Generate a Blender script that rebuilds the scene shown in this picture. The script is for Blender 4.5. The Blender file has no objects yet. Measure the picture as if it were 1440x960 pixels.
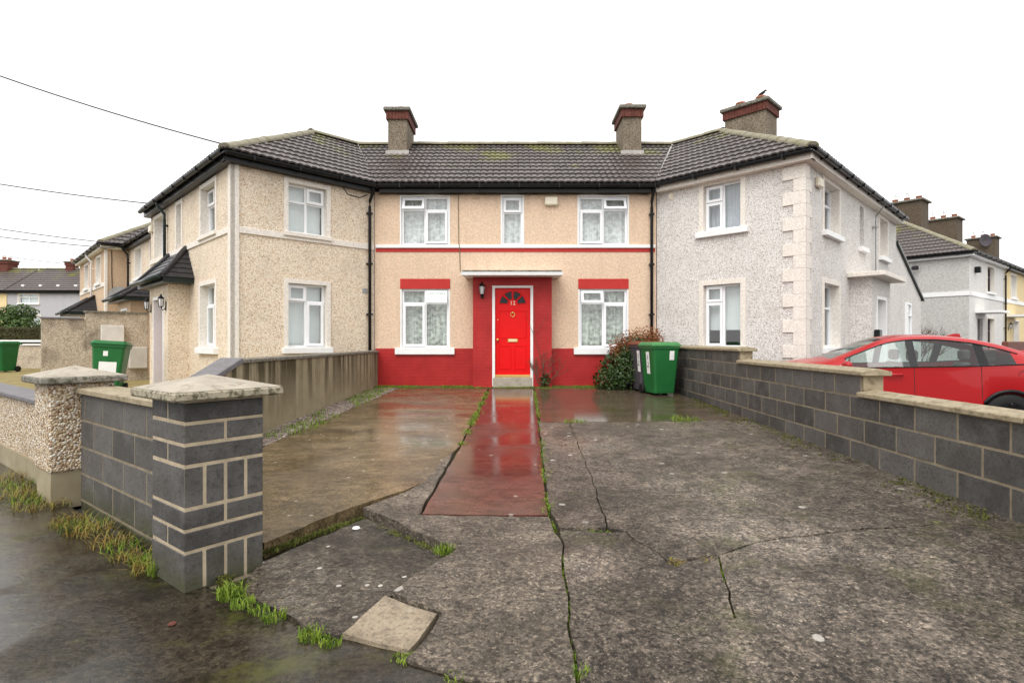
import bpy, bmesh, math, random
from mathutils import Vector, Matrix, noise
from mathutils.geometry import delaunay_2d_cdt
R = math.radians
random.seed(12)
S = bpy.context.scene
COL = S.collection

# ------------------------------------------------------------------ camera, sky, sun, exposure
cam = bpy.data.cameras.new('camera'); cam.lens = 19.33; cam.sensor_width = 36; cam.clip_end = 2000; cam.clip_start = .05
co = bpy.data.objects.new('camera', cam); COL.objects.link(co)
co.location = (0, 0, 1.35); co.rotation_euler = (R(90), 0, 0); S.camera = co
W = bpy.data.worlds.new('World'); S.world = W; W.use_nodes = True
wn = W.node_tree.nodes; wl = W.node_tree.links; wn.clear()
sky = wn.new('ShaderNodeTexSky'); sky.sky_type = 'NISHITA'; sky.sun_disc = False
sky.sun_elevation = R(52); sky.sun_rotation = R(200); sky.air_density = 1.0; sky.dust_density = 6.0; sky.ozone_density = 1.0
hs = wn.new('ShaderNodeHueSaturation'); hs.inputs['Saturation'].default_value = .05
ov = wn.new('ShaderNodeMix'); ov.data_type = 'RGBA'; ov.inputs[0].default_value = .75      # cloud cover evens the sky out
ov.inputs[7].default_value = (12.0, 11.95, 11.95, 1)
bg = wn.new('ShaderNodeBackground'); bg.inputs['Strength'].default_value = .12
wo = wn.new('ShaderNodeOutputWorld')
wl.new(sky.outputs[0], hs.inputs['Color']); wl.new(hs.outputs[0], ov.inputs[6]); wl.new(ov.outputs[2], bg.inputs[0]); wl.new(bg.outputs[0], wo.inputs[0])
sun = bpy.data.lights.new('sun', 'SUN'); sun.energy = 1.3; sun.angle = R(35); sun.color = (1, .97, .93)
so = bpy.data.objects.new('sun', sun); COL.objects.link(so); so.location = (0, -10, 30)
so.rotation_euler = (R(38), 0, R(-20))
S.view_settings.view_transform = 'Standard'; S.view_settings.look = 'None'; S.view_settings.gamma = 1
S.view_settings.exposure = .36
S.view_settings.use_curve_mapping = False

# ------------------------------------------------------------------ materials
class NT:
    def __init__(s, name):
        s.m = bpy.data.materials.new(name); s.m.use_nodes = True; s.t = s.m.node_tree; s.n = s.t.nodes; s.l = s.t.links
        s.p = s.n['Principled BSDF']; s.out = s.n['Material Output']
        s.p.inputs['Specular IOR Level'].default_value = .22; s.g = s.n.new('ShaderNodeNewGeometry'); s.pos = s.g.outputs['Position']
    def link(s, a, b): s.l.new(a, b)
    def noise(s, scale, detail=4, rough=.6, vec=None, dim=None):
        n = s.n.new('ShaderNodeTexNoise'); n.inputs['Scale'].default_value = scale; n.inputs['Detail'].default_value = detail; n.inputs['Roughness'].default_value = rough
        s.link(vec or s.pos, n.inputs['Vector']); return n.outputs['Fac']
    def voro(s, scale, feature='F1', vec=None, out='Distance', rnd=1):
        n = s.n.new('ShaderNodeTexVoronoi'); n.feature = feature; n.inputs['Scale'].default_value = scale; n.inputs['Randomness'].default_value = rnd
        s.link(vec or s.pos, n.inputs['Vector']); return n.outputs[out]
    def spot2d(s, scale):
        n = s.n.new('ShaderNodeTexVoronoi'); n.voronoi_dimensions = '2D'; n.inputs['Scale'].default_value = scale; s.link(s.pos, n.inputs['Vector']); return n.outputs['Distance'], s.sep(n.outputs['Color'])[1]
    def ramp(s, fac, stops, interp='LINEAR'):
        n = s.n.new('ShaderNodeValToRGB'); e = n.color_ramp.elements; n.color_ramp.interpolation = interp
        while len(e) < len(stops): e.new(.5)
        for i, (p, c) in enumerate(stops):
            e[i].position = p; e[i].color = (c, c, c, 1) if isinstance(c, (int, float)) else (*c, 1)
        s.link(fac, n.inputs[0]); return n.outputs[0]
    def mix(s, fac, a, b, mode='MIX'):
        n = s.n.new('ShaderNodeMix'); n.data_type = 'RGBA'; n.blend_type = mode
        for v, i in ((fac, 0), (a, 6), (b, 7)):
            if isinstance(v, (int, float)): n.inputs[i].default_value = v if i == 0 else (v, v, v, 1)
            elif isinstance(v, tuple): n.inputs[i].default_value = (*v, 1)
            else: s.link(v, n.inputs[i])
        return n.outputs[2]
    def math(s, op, a, b=0.):
        n = s.n.new('ShaderNodeMath'); n.operation = op
        for v, i in ((a, 0), (b, 1)):
            if isinstance(v, (int, float)): n.inputs[i].default_value = v
            else: s.link(v, n.inputs[i])
        return n.outputs[0]
    def sep(s, v=None):
        n = s.n.new('ShaderNodeSeparateXYZ'); s.link(v or s.pos, n.inputs[0]); return n.outputs
    def comb(s, x, y, z=0.):
        n = s.n.new('ShaderNodeCombineXYZ')
        for v, i in ((x, 0), (y, 1), (z, 2)):
            if isinstance(v, (int, float)): n.inputs[i].default_value = v
            else: s.link(v, n.inputs[i])
        return n.outputs[0]
    def scalev(s, v3):
        n = s.n.new('ShaderNodeMapping'); n.inputs['Scale'].default_value = v3; s.link(s.pos, n.inputs[0]); return n.outputs[0]
    def rand(s):
        n = s.n.new('ShaderNodeObjectInfo'); return n.outputs['Random']
    def bump(s, h, strength=.3, dist=.01):
        n = s.n.new('ShaderNodeBump'); n.inputs['Strength'].default_value = strength; n.inputs['Distance'].default_value = dist
        s.link(h, n.inputs['Height']); s.link(n.outputs[0], s.p.inputs['Normal']); return n
    def col(s, c):
        if isinstance(c, tuple): s.p.inputs['Base Color'].default_value = (*c, 1)
        else: s.link(c, s.p.inputs['Base Color'])
    def rough(s, r):
        if isinstance(r, (int, float)): s.p.inputs['Roughness'].default_value = r
        else: s.link(r, s.p.inputs['Roughness'])
M = {}
def plain(name, c, rough=.5, var=.15, scale=6, bump=0, bscale=60, metal=0, coat=0, c2=None):
    t = NT(name); f = t.noise(scale, 5)
    t.col(t.mix(t.ramp(f, [(.3, 0.), (.7, 1.)]), tuple(x*(1-var) for x in c), c2 or tuple(min(1, x*(1+var)) for x in c)))
    t.rough(rough); t.p.inputs['Metallic'].default_value = metal; t.p.inputs['Coat Weight'].default_value = coat
    if bump: t.bump(t.noise(bscale, 4), bump, .01)
    M[name] = t.m; return t
def pebble(name, stops, scale=66, bs=.7, dirt=(.16, .13, .09), dirt_amt=.25, bd=.012):
    t = NT(name); c = t.voro(scale, out='Color'); d = t.voro(scale)
    r = t.sep(c)[0]; col = t.ramp(r, stops, 'CONSTANT')
    col = t.mix(t.ramp(d, [(.0, 0.), (.62, 0.), (.95, .55)]), col, tuple(x*.45 for x in stops[0][1]))
    st = t.noise(1.3, 6, .65); col = t.mix(t.math('MULTIPLY', t.ramp(st, [(.48, 0.), (.75, 1.)]), dirt_amt), col, dirt)
    t.col(col); t.rough(.8); t.bump(t.math('MULTIPLY', d, -1.), bs, bd); M[name] = t.m
pebble('dash_cream', [(0, (.76, .62, .46)), (.25, (.82, .71, .56)), (.5, (.64, .48, .33)), (.68, (.86, .78, .66)), (.86, (.42, .29, .19)), (.93, (.88, .83, .74))])
pebble('dash_grey', [(0, (.69, .66, .62)), (.3, (.76, .735, .70)), (.55, (.58, .54, .50)), (.72, (.83, .81, .785)), (.9, (.38, .34, .31))], dirt_amt=.2)
pebble('dash_pillar', [(0, (.56, .44, .30)), (.2, (.72, .62, .48)), (.4, (.40, .27, .16)), (.55, (.80, .75, .66)), (.7, (.30, .19, .12)), (.85, (.64, .50, .32))], scale=58, bs=1, bd=.018)
pebble('dash_wall', [(0, (.46, .38, .28)), (.3, (.58, .49, .38)), (.6, (.34, .26, .18)), (.8, (.66, .60, .50))], dirt=(.07, .05, .035), dirt_amt=.9)
pebble('chimney_dark', [(0, (.10, .075, .052)), (.3, (.13, .10, .07)), (.6, (.07, .052, .036)), (.85, (.16, .125, .09))])
pebble('dash_chimney', [(0, (.20, .16, .115)), (.3, (.26, .21, .155)), (.6, (.12, .09, .062)), (.85, (.32, .27, .205))], dirt=(.06, .06, .03), dirt_amt=.6)
def render_mat(name, c, bs=.5, scale=26, dirt=.2):
    t = NT(name); n1 = t.noise(scale, 5, .62); n2 = t.noise(1.1, 5); st = t.noise(1, 5, .6, t.scalev((3, 3, .5)))
    col = t.mix(t.ramp(n1, [(.35, 0.), (.65, 1.)]), tuple(x*.80 for x in c), tuple(min(1, x*1.07) for x in c))
    col = t.mix(t.math('MULTIPLY', t.ramp(st, [(.5, 0.), (.8, 1.)]), dirt), col, tuple(x*.45 for x in c))
    t.col(col); t.rough(.75); t.bump(n1, bs, .03); M[name] = t.m
render_mat('beige_render', (.73, .545, .395), dirt=.3); render_mat('white_render', (.72, .70, .67), .5, 14); render_mat('yellow_render', (.80, .64, .36)); render_mat('blue_render', (.45, .45, .475), .2)
render_mat('cream_trim', (.80, .745, .67), .06, 30, .12); render_mat('tan_render', (.60, .44, .30), .4)
t = NT('stained_render')
st = t.noise(1, 6, .62, t.scalev((5.5, 5.5, .35))); z = t.sep()[2]
c = t.mix(t.ramp(t.noise(3, 6), [(.3, 0.), (.7, 1.)]), (.26, .215, .135), (.37, .32, .215))
c = t.mix(t.math('MULTIPLY', t.ramp(st, [(.42, 0.), (.56, 1.)]), t.ramp(t.math('MULTIPLY', z, .8), [(.25, .1), (.8, .95)])), c, (.055, .045, .022))
t.col(c); t.rough(.7); t.bump(t.noise(50, 4), .2); M['stained_render'] = t.m
t = NT('red_brick_paint'); x, y, z = t.sep(); bt = t.n.new('ShaderNodeTexBrick'); bt.inputs['Scale'].default_value = 1; bt.inputs['Brick Width'].default_value = .225; bt.inputs['Row Height'].default_value = .075; bt.inputs['Mortar Size'].default_value = .006
bt.inputs['Color1'].default_value = (1, 1, 1, 1); bt.inputs['Color2'].default_value = (.9, .9, .9, 1); bt.inputs['Mortar'].default_value = (.2, .2, .2, 1)
t.link(t.comb(t.math('ADD', x, y), z), bt.inputs['Vector'])
c = t.mix(t.ramp(t.noise(2.2, 6, .65), [(.35, 0.), (.7, 1.)]), (.44, .030, .028), (.34, .020, .020))
c = t.mix(t.math('MULTIPLY', t.ramp(t.noise(7, 6, .7), [(.62, 0.), (.75, 1.)]), .5), c, (.20, .03, .03))
t.col(t.mix(.12, c, bt.outputs['Color'], 'MULTIPLY')); t.rough(.42); t.bump(t.math('ADD', t.sep(bt.outputs['Color'])[0], t.math('MULTIPLY', t.noise(40, 4), .3)), .5, .008); M['red_brick_paint'] = t.m
plain('red_paint', (.46, .032, .026), .45, .08); plain('door_red', (.72, .003, .004), .3, .03); plain('dark_red', (.25, .01, .015), .4)
plain('white_paint', (.80, .80, .79), .4, .04); plain('upvc', (.84, .85, .86), .25, .02, coat=.2); plain('black_plastic', (.012, .012, .013), .3, .2); plain('green_black', (.02, .03, .028), .3)
plain('fan_glass', (.02, .022, .024), .12); plain('cream_plastic', (.74, .68, .54), .4, .05); plain('brass', (.75, .50, .16), .3, .1, metal=1); plain('dark_brown_frame', (.05, .035, .04), .35); plain('grey_plastic', (.30, .30, .30), .4)
plain('lead', (.40, .38, .35), .6); plain('interior', (.10, .09, .08), .9); plain('steel', (.5, .5, .5), .35, metal=1)
t = NT('concrete_block'); r = t.rand(); n1 = t.noise(5, 5); n2 = t.noise(90, 4, .7)
c = t.mix(r, (.058, .054, .050), (.118, .109, .100)); c = t.mix(t.math('MULTIPLY', t.ramp(n1, [(.42, 0.), (.72, 1.)]), .6), c, (.16, .152, .145)); c = t.mix(t.math('MULTIPLY', t.ramp(t.noise(38, 5, .75), [(.50, 0.), (.68, 1.)]), .65), c, (.020, .019, .019)); c = t.mix(t.math('MULTIPLY', t.ramp(n2, [(.60, 0.), (.72, 1.)]), .5), c, (.22, .21, .20))
zz = t.sep()[2]; c = t.mix(t.math('MULTIPLY', t.ramp(t.math('ADD', zz, t.math('MULTIPLY', t.noise(4, 5), .5)), [(.24, 1.), (.44, 0.)]), .6), c, (.055, .06, .015))
t.col(c); t.rough(.6); t.bump(n2, .5, .008); M['concrete_block'] = t.m
plain('mortar_buff', (.41, .335, .235), .85, .2, 12, .4, 80); plain('mortar_grey', (.23, .19, .13), .85, .25, 9, .4, 80)
def mossy(name, c, moss=(.10, .10, .03), amt=.7, sc=9, thr=.5):
    t = NT(name); k = t.mix(t.ramp(t.noise(sc, 6, .7), [(.3, 0.), (.7, 1.)]), tuple(x*.72 for x in c), c)
    k = t.mix(t.math('MULTIPLY', t.ramp(t.noise(sc*1.7, 6, .75), [(thr, 0.), (thr+.12, 1.)]), amt), k, moss)
    t.col(k); t.rough(.65); t.bump(t.noise(70, 5, .7), .4, .008); M[name] = t.m
mossy('coping_stone', (.38, .315, .21), (.13, .10, .055), .7); mossy('cap_stone', (.44, .39, .315), (.17, .14, .085), .6, 7, .53); mossy('cap_edge', (.42, .37, .27), (.07, .06, .03), .9, 16, .47); mossy('coping_slate', (.20, .19, .20), (.10, .09, .06), .4); mossy('coping_dark', (.27, .25, .21), (.06, .055, .03), .9, 14, .46)
mossy('ridge_stone', (.30, .27, .20), (.17, .17, .05), .7, 5, .50)
t = NT('roof_tile'); r = t.rand(); n1 = t.noise(14, 5, .7)
c = t.mix(r, (.060, .048, .044), (.100, .083, .078)); c = t.mix(t.math('MULTIPLY', t.ramp(n1, [(.45, 0.), (.7, 1.)]), .5), c, (.20, .175, .16))
px, py, pz = t.sep(); mo = t.noise(.9, 5, .65)
c = t.mix(t.math('MULTIPLY', t.ramp(t.math('ADD', mo, t.math('MULTIPLY', t.math('SUBTRACT', pz, 5.9), .14)), [(.60, 0.), (.74, 1.)]), .75), c, (.17, .17, .035))
t.col(c); t.rough(.34); t.bump(t.noise(60, 4), .25); M['roof_tile'] = t.m
plain('slate_dark', (.035, .033, .035), .35, .3, 8, .3, 40); plain('brick_red', (.125, .042, .030), .8, .35, 14, .4, 50); plain('pot_clay', (.34, .13, .08), .7, .2)
# glass: mirror by Fresnel over clear
def glass(name, tint=(.92, .95, .94), ior=1.5, extra=.05):
    m = bpy.data.materials.new(name); m.use_nodes = True; n = m.node_tree.nodes; l = m.node_tree.links; n.clear()
    fr = n.new('ShaderNodeLayerWeight'); fr.inputs[0].default_value = .5; pw = n.new('ShaderNodeMath'); pw.operation = 'POWER'; pw.inputs[1].default_value = 4.; ad = n.new('ShaderNodeMath'); ad.operation = 'ADD'; ad.inputs[1].default_value = extra; ad.use_clamp = True
    tr = n.new('ShaderNodeBsdfTransparent'); tr.inputs[0].default_value = (*tint, 1); gl = n.new('ShaderNodeBsdfGlossy'); gl.inputs['Roughness'].default_value = .02
    mx = n.new('ShaderNodeMixShader'); o = n.new('ShaderNodeOutputMaterial')
    l.new(fr.outputs['Facing'], pw.inputs[0]); l.new(pw.outputs[0], ad.inputs[0]); l.new(ad.outputs[0], mx.inputs[0]); l.new(tr.outputs[0], mx.inputs[1]); l.new(gl.outputs[0], mx.inputs[2]); l.new(mx.outputs[0], o.inputs[0]); M[name] = m
glass('window_glass', extra=.13); glass('car_glass', (.72, .82, .80), extra=.07)
def lace(name, c, hole=.35):
    t = NT(name); x, y, z = t.sep(); h = t.math('ADD', x, t.math('MULTIPLY', y, .7)); v = t.comb(h, z)
    n1 = t.noise(11, 2, .5, v); n2 = t.noise(1, 3, .5, t.comb(t.math('MULTIPLY', h, 16), t.math('MULTIPLY', z, .6))); n3 = t.noise(46, 2, .5, v)
    a = t.math('ADD', t.math('MULTIPLY', n1, .8), t.math('ADD', t.math('MULTIPLY', n2, .55), t.math('MULTIPLY', n3, .35)))
    t.col(c); t.rough(.9); t.link(t.ramp(a, [(.62, 1-hole), (1.02, 1.)]), t.p.inputs['Alpha']); M[name] = t.m
lace('net_curtain', (.85, .88, .88), .55); lace('lace_dark', (.66, .71, .64), .90); plain('blind', (.78, .82, .82), .8, .03); plain('drape_grey', (.50, .53, .58), .9, .1)
# wet ground
def wet(name, c1, c2, puddle=(.45, .6), rmin=.10, rmax=.42, bs=.35, bscale=34, spots=.5, moss=0., stretch=None, dark=.5, sc=2.2, bd=.012, spot_scale=7, spot_freq=.2, agg=.35, wstretch=None, edge_moss=False, grit=0.):
    t = NT(name); vec = t.scalev(stretch) if stretch else t.pos
    big = t.noise(sc, 8, .68, vec); fine = t.noise(bscale, 6, .75, vec); mid = t.noise(7.5, 6, .7, vec); pud = t.noise(.9, 4, .55, t.scalev(wstretch) if wstretch else vec)
    c = t.mix(t.ramp(big, [(.36, 0.), (.64, 1.)]), c1, c2)
    c = t.mix(t.math('MULTIPLY', t.ramp(mid, [(.38, 1.), (.54, 0.)]), dark*.85), c, tuple(x*.30 for x in c1))
    c = t.mix(t.math('MULTIPLY', t.ramp(fine, [(.40, 1.), (.50, 0.)]), dark), c, tuple(x*.16 for x in c1))
    c = t.mix(t.math('MULTIPLY', t.ramp(t.noise(bscale*2.6, 3, .6), [(.60, 0.), (.70, 1.)]), agg), c, tuple(min(1, x*2.1) for x in c2))
    if grit:
        for gs_, ga in ((64, grit), (150, grit*.7)): c = t.mix(ga, c, t.ramp(t.sep(t.voro(gs_, out='Color'))[0], [(0, .25), (.5, .9), (.8, 1.2), (1, 2.0)]), 'MULTIPLY')
        st = t.noise(1.1, 6, .68, t.scalev((.55, 1.7, 1))); c = t.mix(t.math('MULTIPLY', t.ramp(st, [(.54, 0.), (.66, 1.)]), .65), c, tuple(x*.30 for x in c1))
    if moss: c = t.mix(t.math('MULTIPLY', t.ramp(t.math('ADD', t.noise(1.6, 6, .7), t.math('MULTIPLY', mid, .25)), [(.66, 0.), (.78, 1.)]), moss), c, (.060, .062, .012))
    if edge_moss:
        px_, py_, pz_ = t.sep(); em = t.ramp(t.math('ADD', t.math('MULTIPLY', px_, .28), t.math('MULTIPLY', t.math('ADD', mid, big), .30)), [(1.02, 0.), (1.16, 1.)])
        c = t.mix(t.math('MULTIPLY', em, .85), c, t.mix(t.ramp(fine, [(.42, 0.), (.58, 1.)]), (.018, .015, .008), (.085, .080, .018)))
    wetm = t.ramp(pud, [(puddle[0], 0.), (puddle[1], 1.)])
    if spots:
        d, k = t.spot2d(spot_scale)
        sp = t.math('MULTIPLY', t.ramp(t.math('ADD', d, t.math('MULTIPLY', fine, .16)), [(.19, 1.), (.215, 0.)]), t.ramp(k, [(1-spot_freq, 0.), (1.01-spot_freq, 1.)]))
        c = t.mix(t.math('MULTIPLY', sp, spots), c, (.52, .49, .43))
    t.col(c)
    t.rough(t.mix(wetm, rmax, rmin)); t.p.inputs['Specular IOR Level'].default_value = .5; t.p.inputs['IOR'].default_value = 1.40
    b = t.bump(t.math('ADD', fine, t.math('MULTIPLY', mid, .8)), bs, bd); t.link(t.mix(wetm, bs, bs*.12), b.inputs['Strength']); M[name] = t.m
wet('wet_left', (.105, .074, .041), (.23, .165, .090), (.34, .60), .12, .36, .3, 40, .6, .25, (.8, 1.35, 1), .55, wstretch=(.8, 1.6, 1), spot_scale=9, spot_freq=.06, grit=.35)
wet('wet_path', (.085, .040, .030), (.145, .052, .038), (.28, .54), .10, .32, .3, 40, .4, 0, (.9, 1.3, 1), .6, spot_freq=.04)
wet('wet_house', (.085, .064, .044), (.15, .11, .075), (.22, .50), .10, .26, .15, 40, .3, .7, (.6, 1.8, 1), .45, spot_freq=.04)
wet('rough_right', (.128, .102, .077), (.245, .200, .156), (.47, .62), .15, .44, 1, 34, .85, .5, None, .85, bd=.04, spot_freq=.05, spot_scale=5, agg=.7, edge_moss=True, grit=.75)
wet('rough_front', (.140, .112, .083), (.235, .194, .148), (.50, .68), .20, .48, 1, 36, .85, 0, None, .65, spot_scale=4.5, spot_freq=.05, bd=.025, agg=.6, grit=.7)
wet('recess_floor', (.068, .055, .041), (.135, .112, .085), (.46, .60), .10, .45, .9, 26, .9, .4, None, .7, spot_scale=9, spot_freq=.14, bd=.03, agg=.5, grit=.7)
wet('square_patch', (.26, .205, .14), (.34, .275, .195), (.6, .8), .3, .5, .5, 44, .2, 0, None, .5)
wet('wet_pavement', (.024, .018, .011), (.062, .050, .034), (.33, .46), .03, .30, 1, 26, 0, .75, None, .7, 1.4, spot_scale=5, spot_freq=.03, bd=.022, agg=.4, grit=.35)
plain('dirt', (.035, .028, .018), .9, .5, 12, .6, 40, c2=(.05, .05, .015)); plain('moss', (.09, .10, .02), .9, .5, 14, .9, 60); plain('road', (.07, .065, .06), .5, .2, 2, .3, 40)
t = NT('gravel'); c = t.voro(38, out='Color'); t.col(t.ramp(t.sep(c)[0], [(0, (.17, .13, .11)), (.3, (.30, .24, .20)), (.55, (.09, .07, .06)), (.8, (.40, .35, .30))], 'CONSTANT')); t.rough(.6); t.bump(t.math('MULTIPLY', t.voro(38), -1), .9, .02); M['gravel'] = t.m
plain('garden_straw', (.34, .24, .085), .9, .4, 5, .8, 60, c2=(.30, .26, .12))
def leafm(name, c1, c2, rough=.4):
    t = NT(name); t.col(t.mix(t.ramp(t.noise(18, 3), [(.35, 0.), (.65, 1.)]), c1, c2)); t.rough(rough); t.p.inputs['Subsurface Weight'].default_value = 0
    M[name] = t.m
leafm('grass', (.075, .14, .012), (.21, .28, .03), .6); leafm('grass_dry', (.26, .15, .035), (.20, .20, .045), .6); leafm('leaf_dark', (.018, .040, .010), (.05, .085, .022), .25); leafm('leaf_red', (.16, .035, .015), (.22, .09, .02), .4); leafm('leaf_mid', (.03, .07, .012), (.07, .11, .02), .4); leafm('hedge', (.025, .03, .008), (.07, .055, .015), .6); leafm('twig', (.09, .055, .035), (.14, .09, .06), .8)
plain('bin_green', (.018, .13, .035), .38, .12, 3, .05, 90); plain('bin_green_lid', (.06, .21, .07), .4, .15, 5); plain('bin_grey', (.075, .065, .075), .4); plain('bin_brown', (.17, .05, .025), .4); plain('sticker', (.80, .80, .78), .5, .04); plain('ink', (.02, .02, .025), .5); plain('rubber', (.012, .012, .012), .6)
plain('car_red', (.36, .003, .005), .35, .03, 2, coat=.5); plain('lamp_red', (.4, .01, .01), .15); plain('lamp_clear', (.7, .7, .72), .1); plain('box_grey', (.50, .47, .42), .6, .1, 4); plain('box_white', (.68, .65, .60), .5, .12, 5); plain('number_gold', (.85, .65, .45), .4); plain('feather', (.008, .008, .01), .5); plain('brown_wood', (.14, .05, .035), .6, .3)

# ------------------------------------------------------------------ mesh helpers
def root_of(p):
    while p.parent: p = p.parent
    return p
def link(name, me, parent=None, local=False):
    o = bpy.data.objects.new(name, me); COL.objects.link(o)
    if parent:
        o.parent = parent
        if not local and parent.type == 'EMPTY': o.matrix_parent_inverse = Matrix.Translation(-parent.location)
    return o
class MB:
    def __init__(s): s.v = []; s.f = []
    def add(s, vs, fs):
        k = len(s.v); s.v += [tuple(v) for v in vs]; s.f += [tuple(i+k for i in f) for f in fs]
    def hexa(s, c): s.add(c, [(0, 1, 2, 3), (4, 5, 6, 7), (0, 1, 5, 4), (1, 2, 6, 5), (2, 3, 7, 6), (3, 0, 4, 7)])
    def box(s, x0, x1, y0, y1, z0, z1): s.hexa([(x0, y0, z0), (x1, y0, z0), (x1, y1, z0), (x0, y1, z0), (x0, y0, z1), (x1, y0, z1), (x1, y1, z1), (x0, y1, z1)])
    def fbox(s, F, s0, s1, o0, o1, z0, z1): s.hexa([F.pt(a, o, z) for z in (z0, z1) for a, o in ((s0, o0), (s1, o0), (s1, o1), (s0, o1))])
    def poly(s, pts): s.add(pts, [tuple(range(len(pts)))])
    def prism(s, pts, off):
        n = len(pts); off = Vector(off); q = [Vector(p)+off for p in pts]
        s.add(list(pts)+q, [tuple(range(n)), tuple(range(n, 2*n))]+[(i, (i+1) % n, n+(i+1) % n, n+i) for i in range(n)])
    def tube(s, pts, r, n=8, cap=True):
        pts = [Vector(p) for p in pts]; rings = []
        for i, p in enumerate(pts):
            d = (pts[min(i+1, len(pts)-1)]-pts[max(i-1, 0)]).normalized(); a = d.orthogonal().normalized() if abs(d.z) > .9 else d.cross(Vector((0, 0, 1))).normalized(); b = d.cross(a)
            rr = r[i] if isinstance(r, (list, tuple)) else r
            rings.append([p+a*math.cos(2*math.pi*k/n)*rr+b*math.sin(2*math.pi*k/n)*rr for k in range(n)])
        fs = []
        for i in range(len(pts)-1):
            for k in range(n): fs.append((i*n+k, i*n+(k+1) % n, (i+1)*n+(k+1) % n, (i+1)*n+k))
        if cap: fs += [tuple(range(n)), tuple(range((len(pts)-1)*n, len(pts)*n))]
        s.add([v for g in rings for v in g], fs)
    def lathe(s, prof, c=(0, 0, 0), n=16, ax='z'):
        vs = []; c = Vector(c)
        for r, h in prof:
            for k in range(n):
                a = 2*math.pi*k/n; p = (r*math.cos(a), r*math.sin(a), h)
                if ax == 'y': p = (p[0], p[2], p[1])
                if ax == 'x': p = (p[2], p[0], p[1])
                vs.append(c+Vector(p))
        fs = [(i*n+k, i*n+(k+1) % n, (i+1)*n+(k+1) % n, (i+1)*n+k) for i in range(len(prof)-1) for k in range(n)]
        s.add(vs, fs+[tuple(range(n)), tuple(range((len(prof)-1)*n, len(prof)*n))])
    def mesh(s, name, mat, bevel=0, smooth=False, recalc=True):
        me = bpy.data.meshes.new(name); me.from_pydata(s.v, [], s.f)
        if recalc or bevel:
            bm = bmesh.new(); bm.from_mesh(me); bmesh.ops.recalc_face_normals(bm, faces=bm.faces)
            if bevel: bmesh.ops.bevel(bm, geom=bm.edges[:], offset=bevel, segments=1, affect='EDGES', clamp_overlap=True)
            bm.to_mesh(me); bm.free()
        if smooth: me.polygons.foreach_set('use_smooth', [True]*len(me.polygons))
        me.materials.append(M[mat]); return me
    def build(s, name, mat, parent=None, bevel=0, smooth=False, local=False, recalc=True):
        return link(name, s.mesh(name, mat, bevel, smooth, recalc), parent, local)
class Face:
    """vertical wall plane: s along d, o outwards along n, z up"""
    def __init__(s, O, d, n):
        s.O = Vector((*O, 0)); s.d = Vector((*d, 0)).normalized(); s.n = Vector((*n, 0)).normalized()
    def pt(s, a, o, z): return s.O+s.d*a+s.n*o+Vector((0, 0, z))
    def shift(s, a, o=0.): p = s.pt(a, o, 0); return Face((p.x, p.y), s.d.xy, s.n.xy)
def tag(o, label, cat, group=None):
    o['label'] = label; o['category'] = cat
    if group: o['group'] = group
    return o
def thing(name, label, cat, loc=(0, 0, 0), rz=0, group=None):
    o = bpy.data.objects.new(name, None); COL.objects.link(o); o.empty_display_size = .2; o.location = loc; o.rotation_euler = (0, 0, rz); return tag(o, label, cat, group)
def struct(o): o['kind'] = 'structure'; return o
def stuff(o, label=None, cat=None):
    o['kind'] = 'stuff'
    if label: o['label'] = label; o['category'] = cat
    return o
def P1(name, mat, parent, fn, **k):
    m = MB(); fn(m); return m.build(name, mat, parent, **k)
def fb(name, mat, parent, F, *a, bevel=0): return P1(name, mat, parent, lambda m: m.fbox(F, *a), bevel=bevel)

# ------------------------------------------------------------------ setting: ground, pavement, driveway
def g(x, y):
    b = .06+.0275*(y-3) if y > 3 else .06+.06*(y-3)
    c = .09*max(0, min(1, (x+.3)/3.6))*max(0, min(1, 1-(y-3.6)/7.5))
    return b+c
def jag(pts, amp, step=.12):
    out = []
    for i, p in enumerate(pts):
        a = Vector(p); b = Vector(pts[(i+1) % len(pts)]); n = max(1, int((b-a).length/step))
        for k in range(n):
            v = a+(b-a)*k/n; q = Vector((v.x*5, v.y*5, 0)); q2 = q*3.1
            out.append(v+Vector((noise.noise(q)+.5*noise.noise(q2), noise.noise(q+Vector((0, 0, 9)))+.5*noise.noise(q2+Vector((0, 0, 9)))))*amp*1.6)
    return out
def inset(pts, d):
    n = len(pts); out = []; A = sum(pts[i].x*pts[(i+1) % n].y-pts[(i+1) % n].x*pts[i].y for i in range(n)); sg = 1 if A > 0 else -1
    for i in range(n):
        e1 = (pts[i]-pts[i-1]).normalized(); e2 = (pts[(i+1) % n]-pts[i]).normalized(); nn = Vector((-(e1.y+e2.y), e1.x+e2.x))
        nn = nn.normalized() if nn.length > 1e-4 else Vector((0, 0)); out.append(pts[i]+nn*d*sg)
    return out
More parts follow.
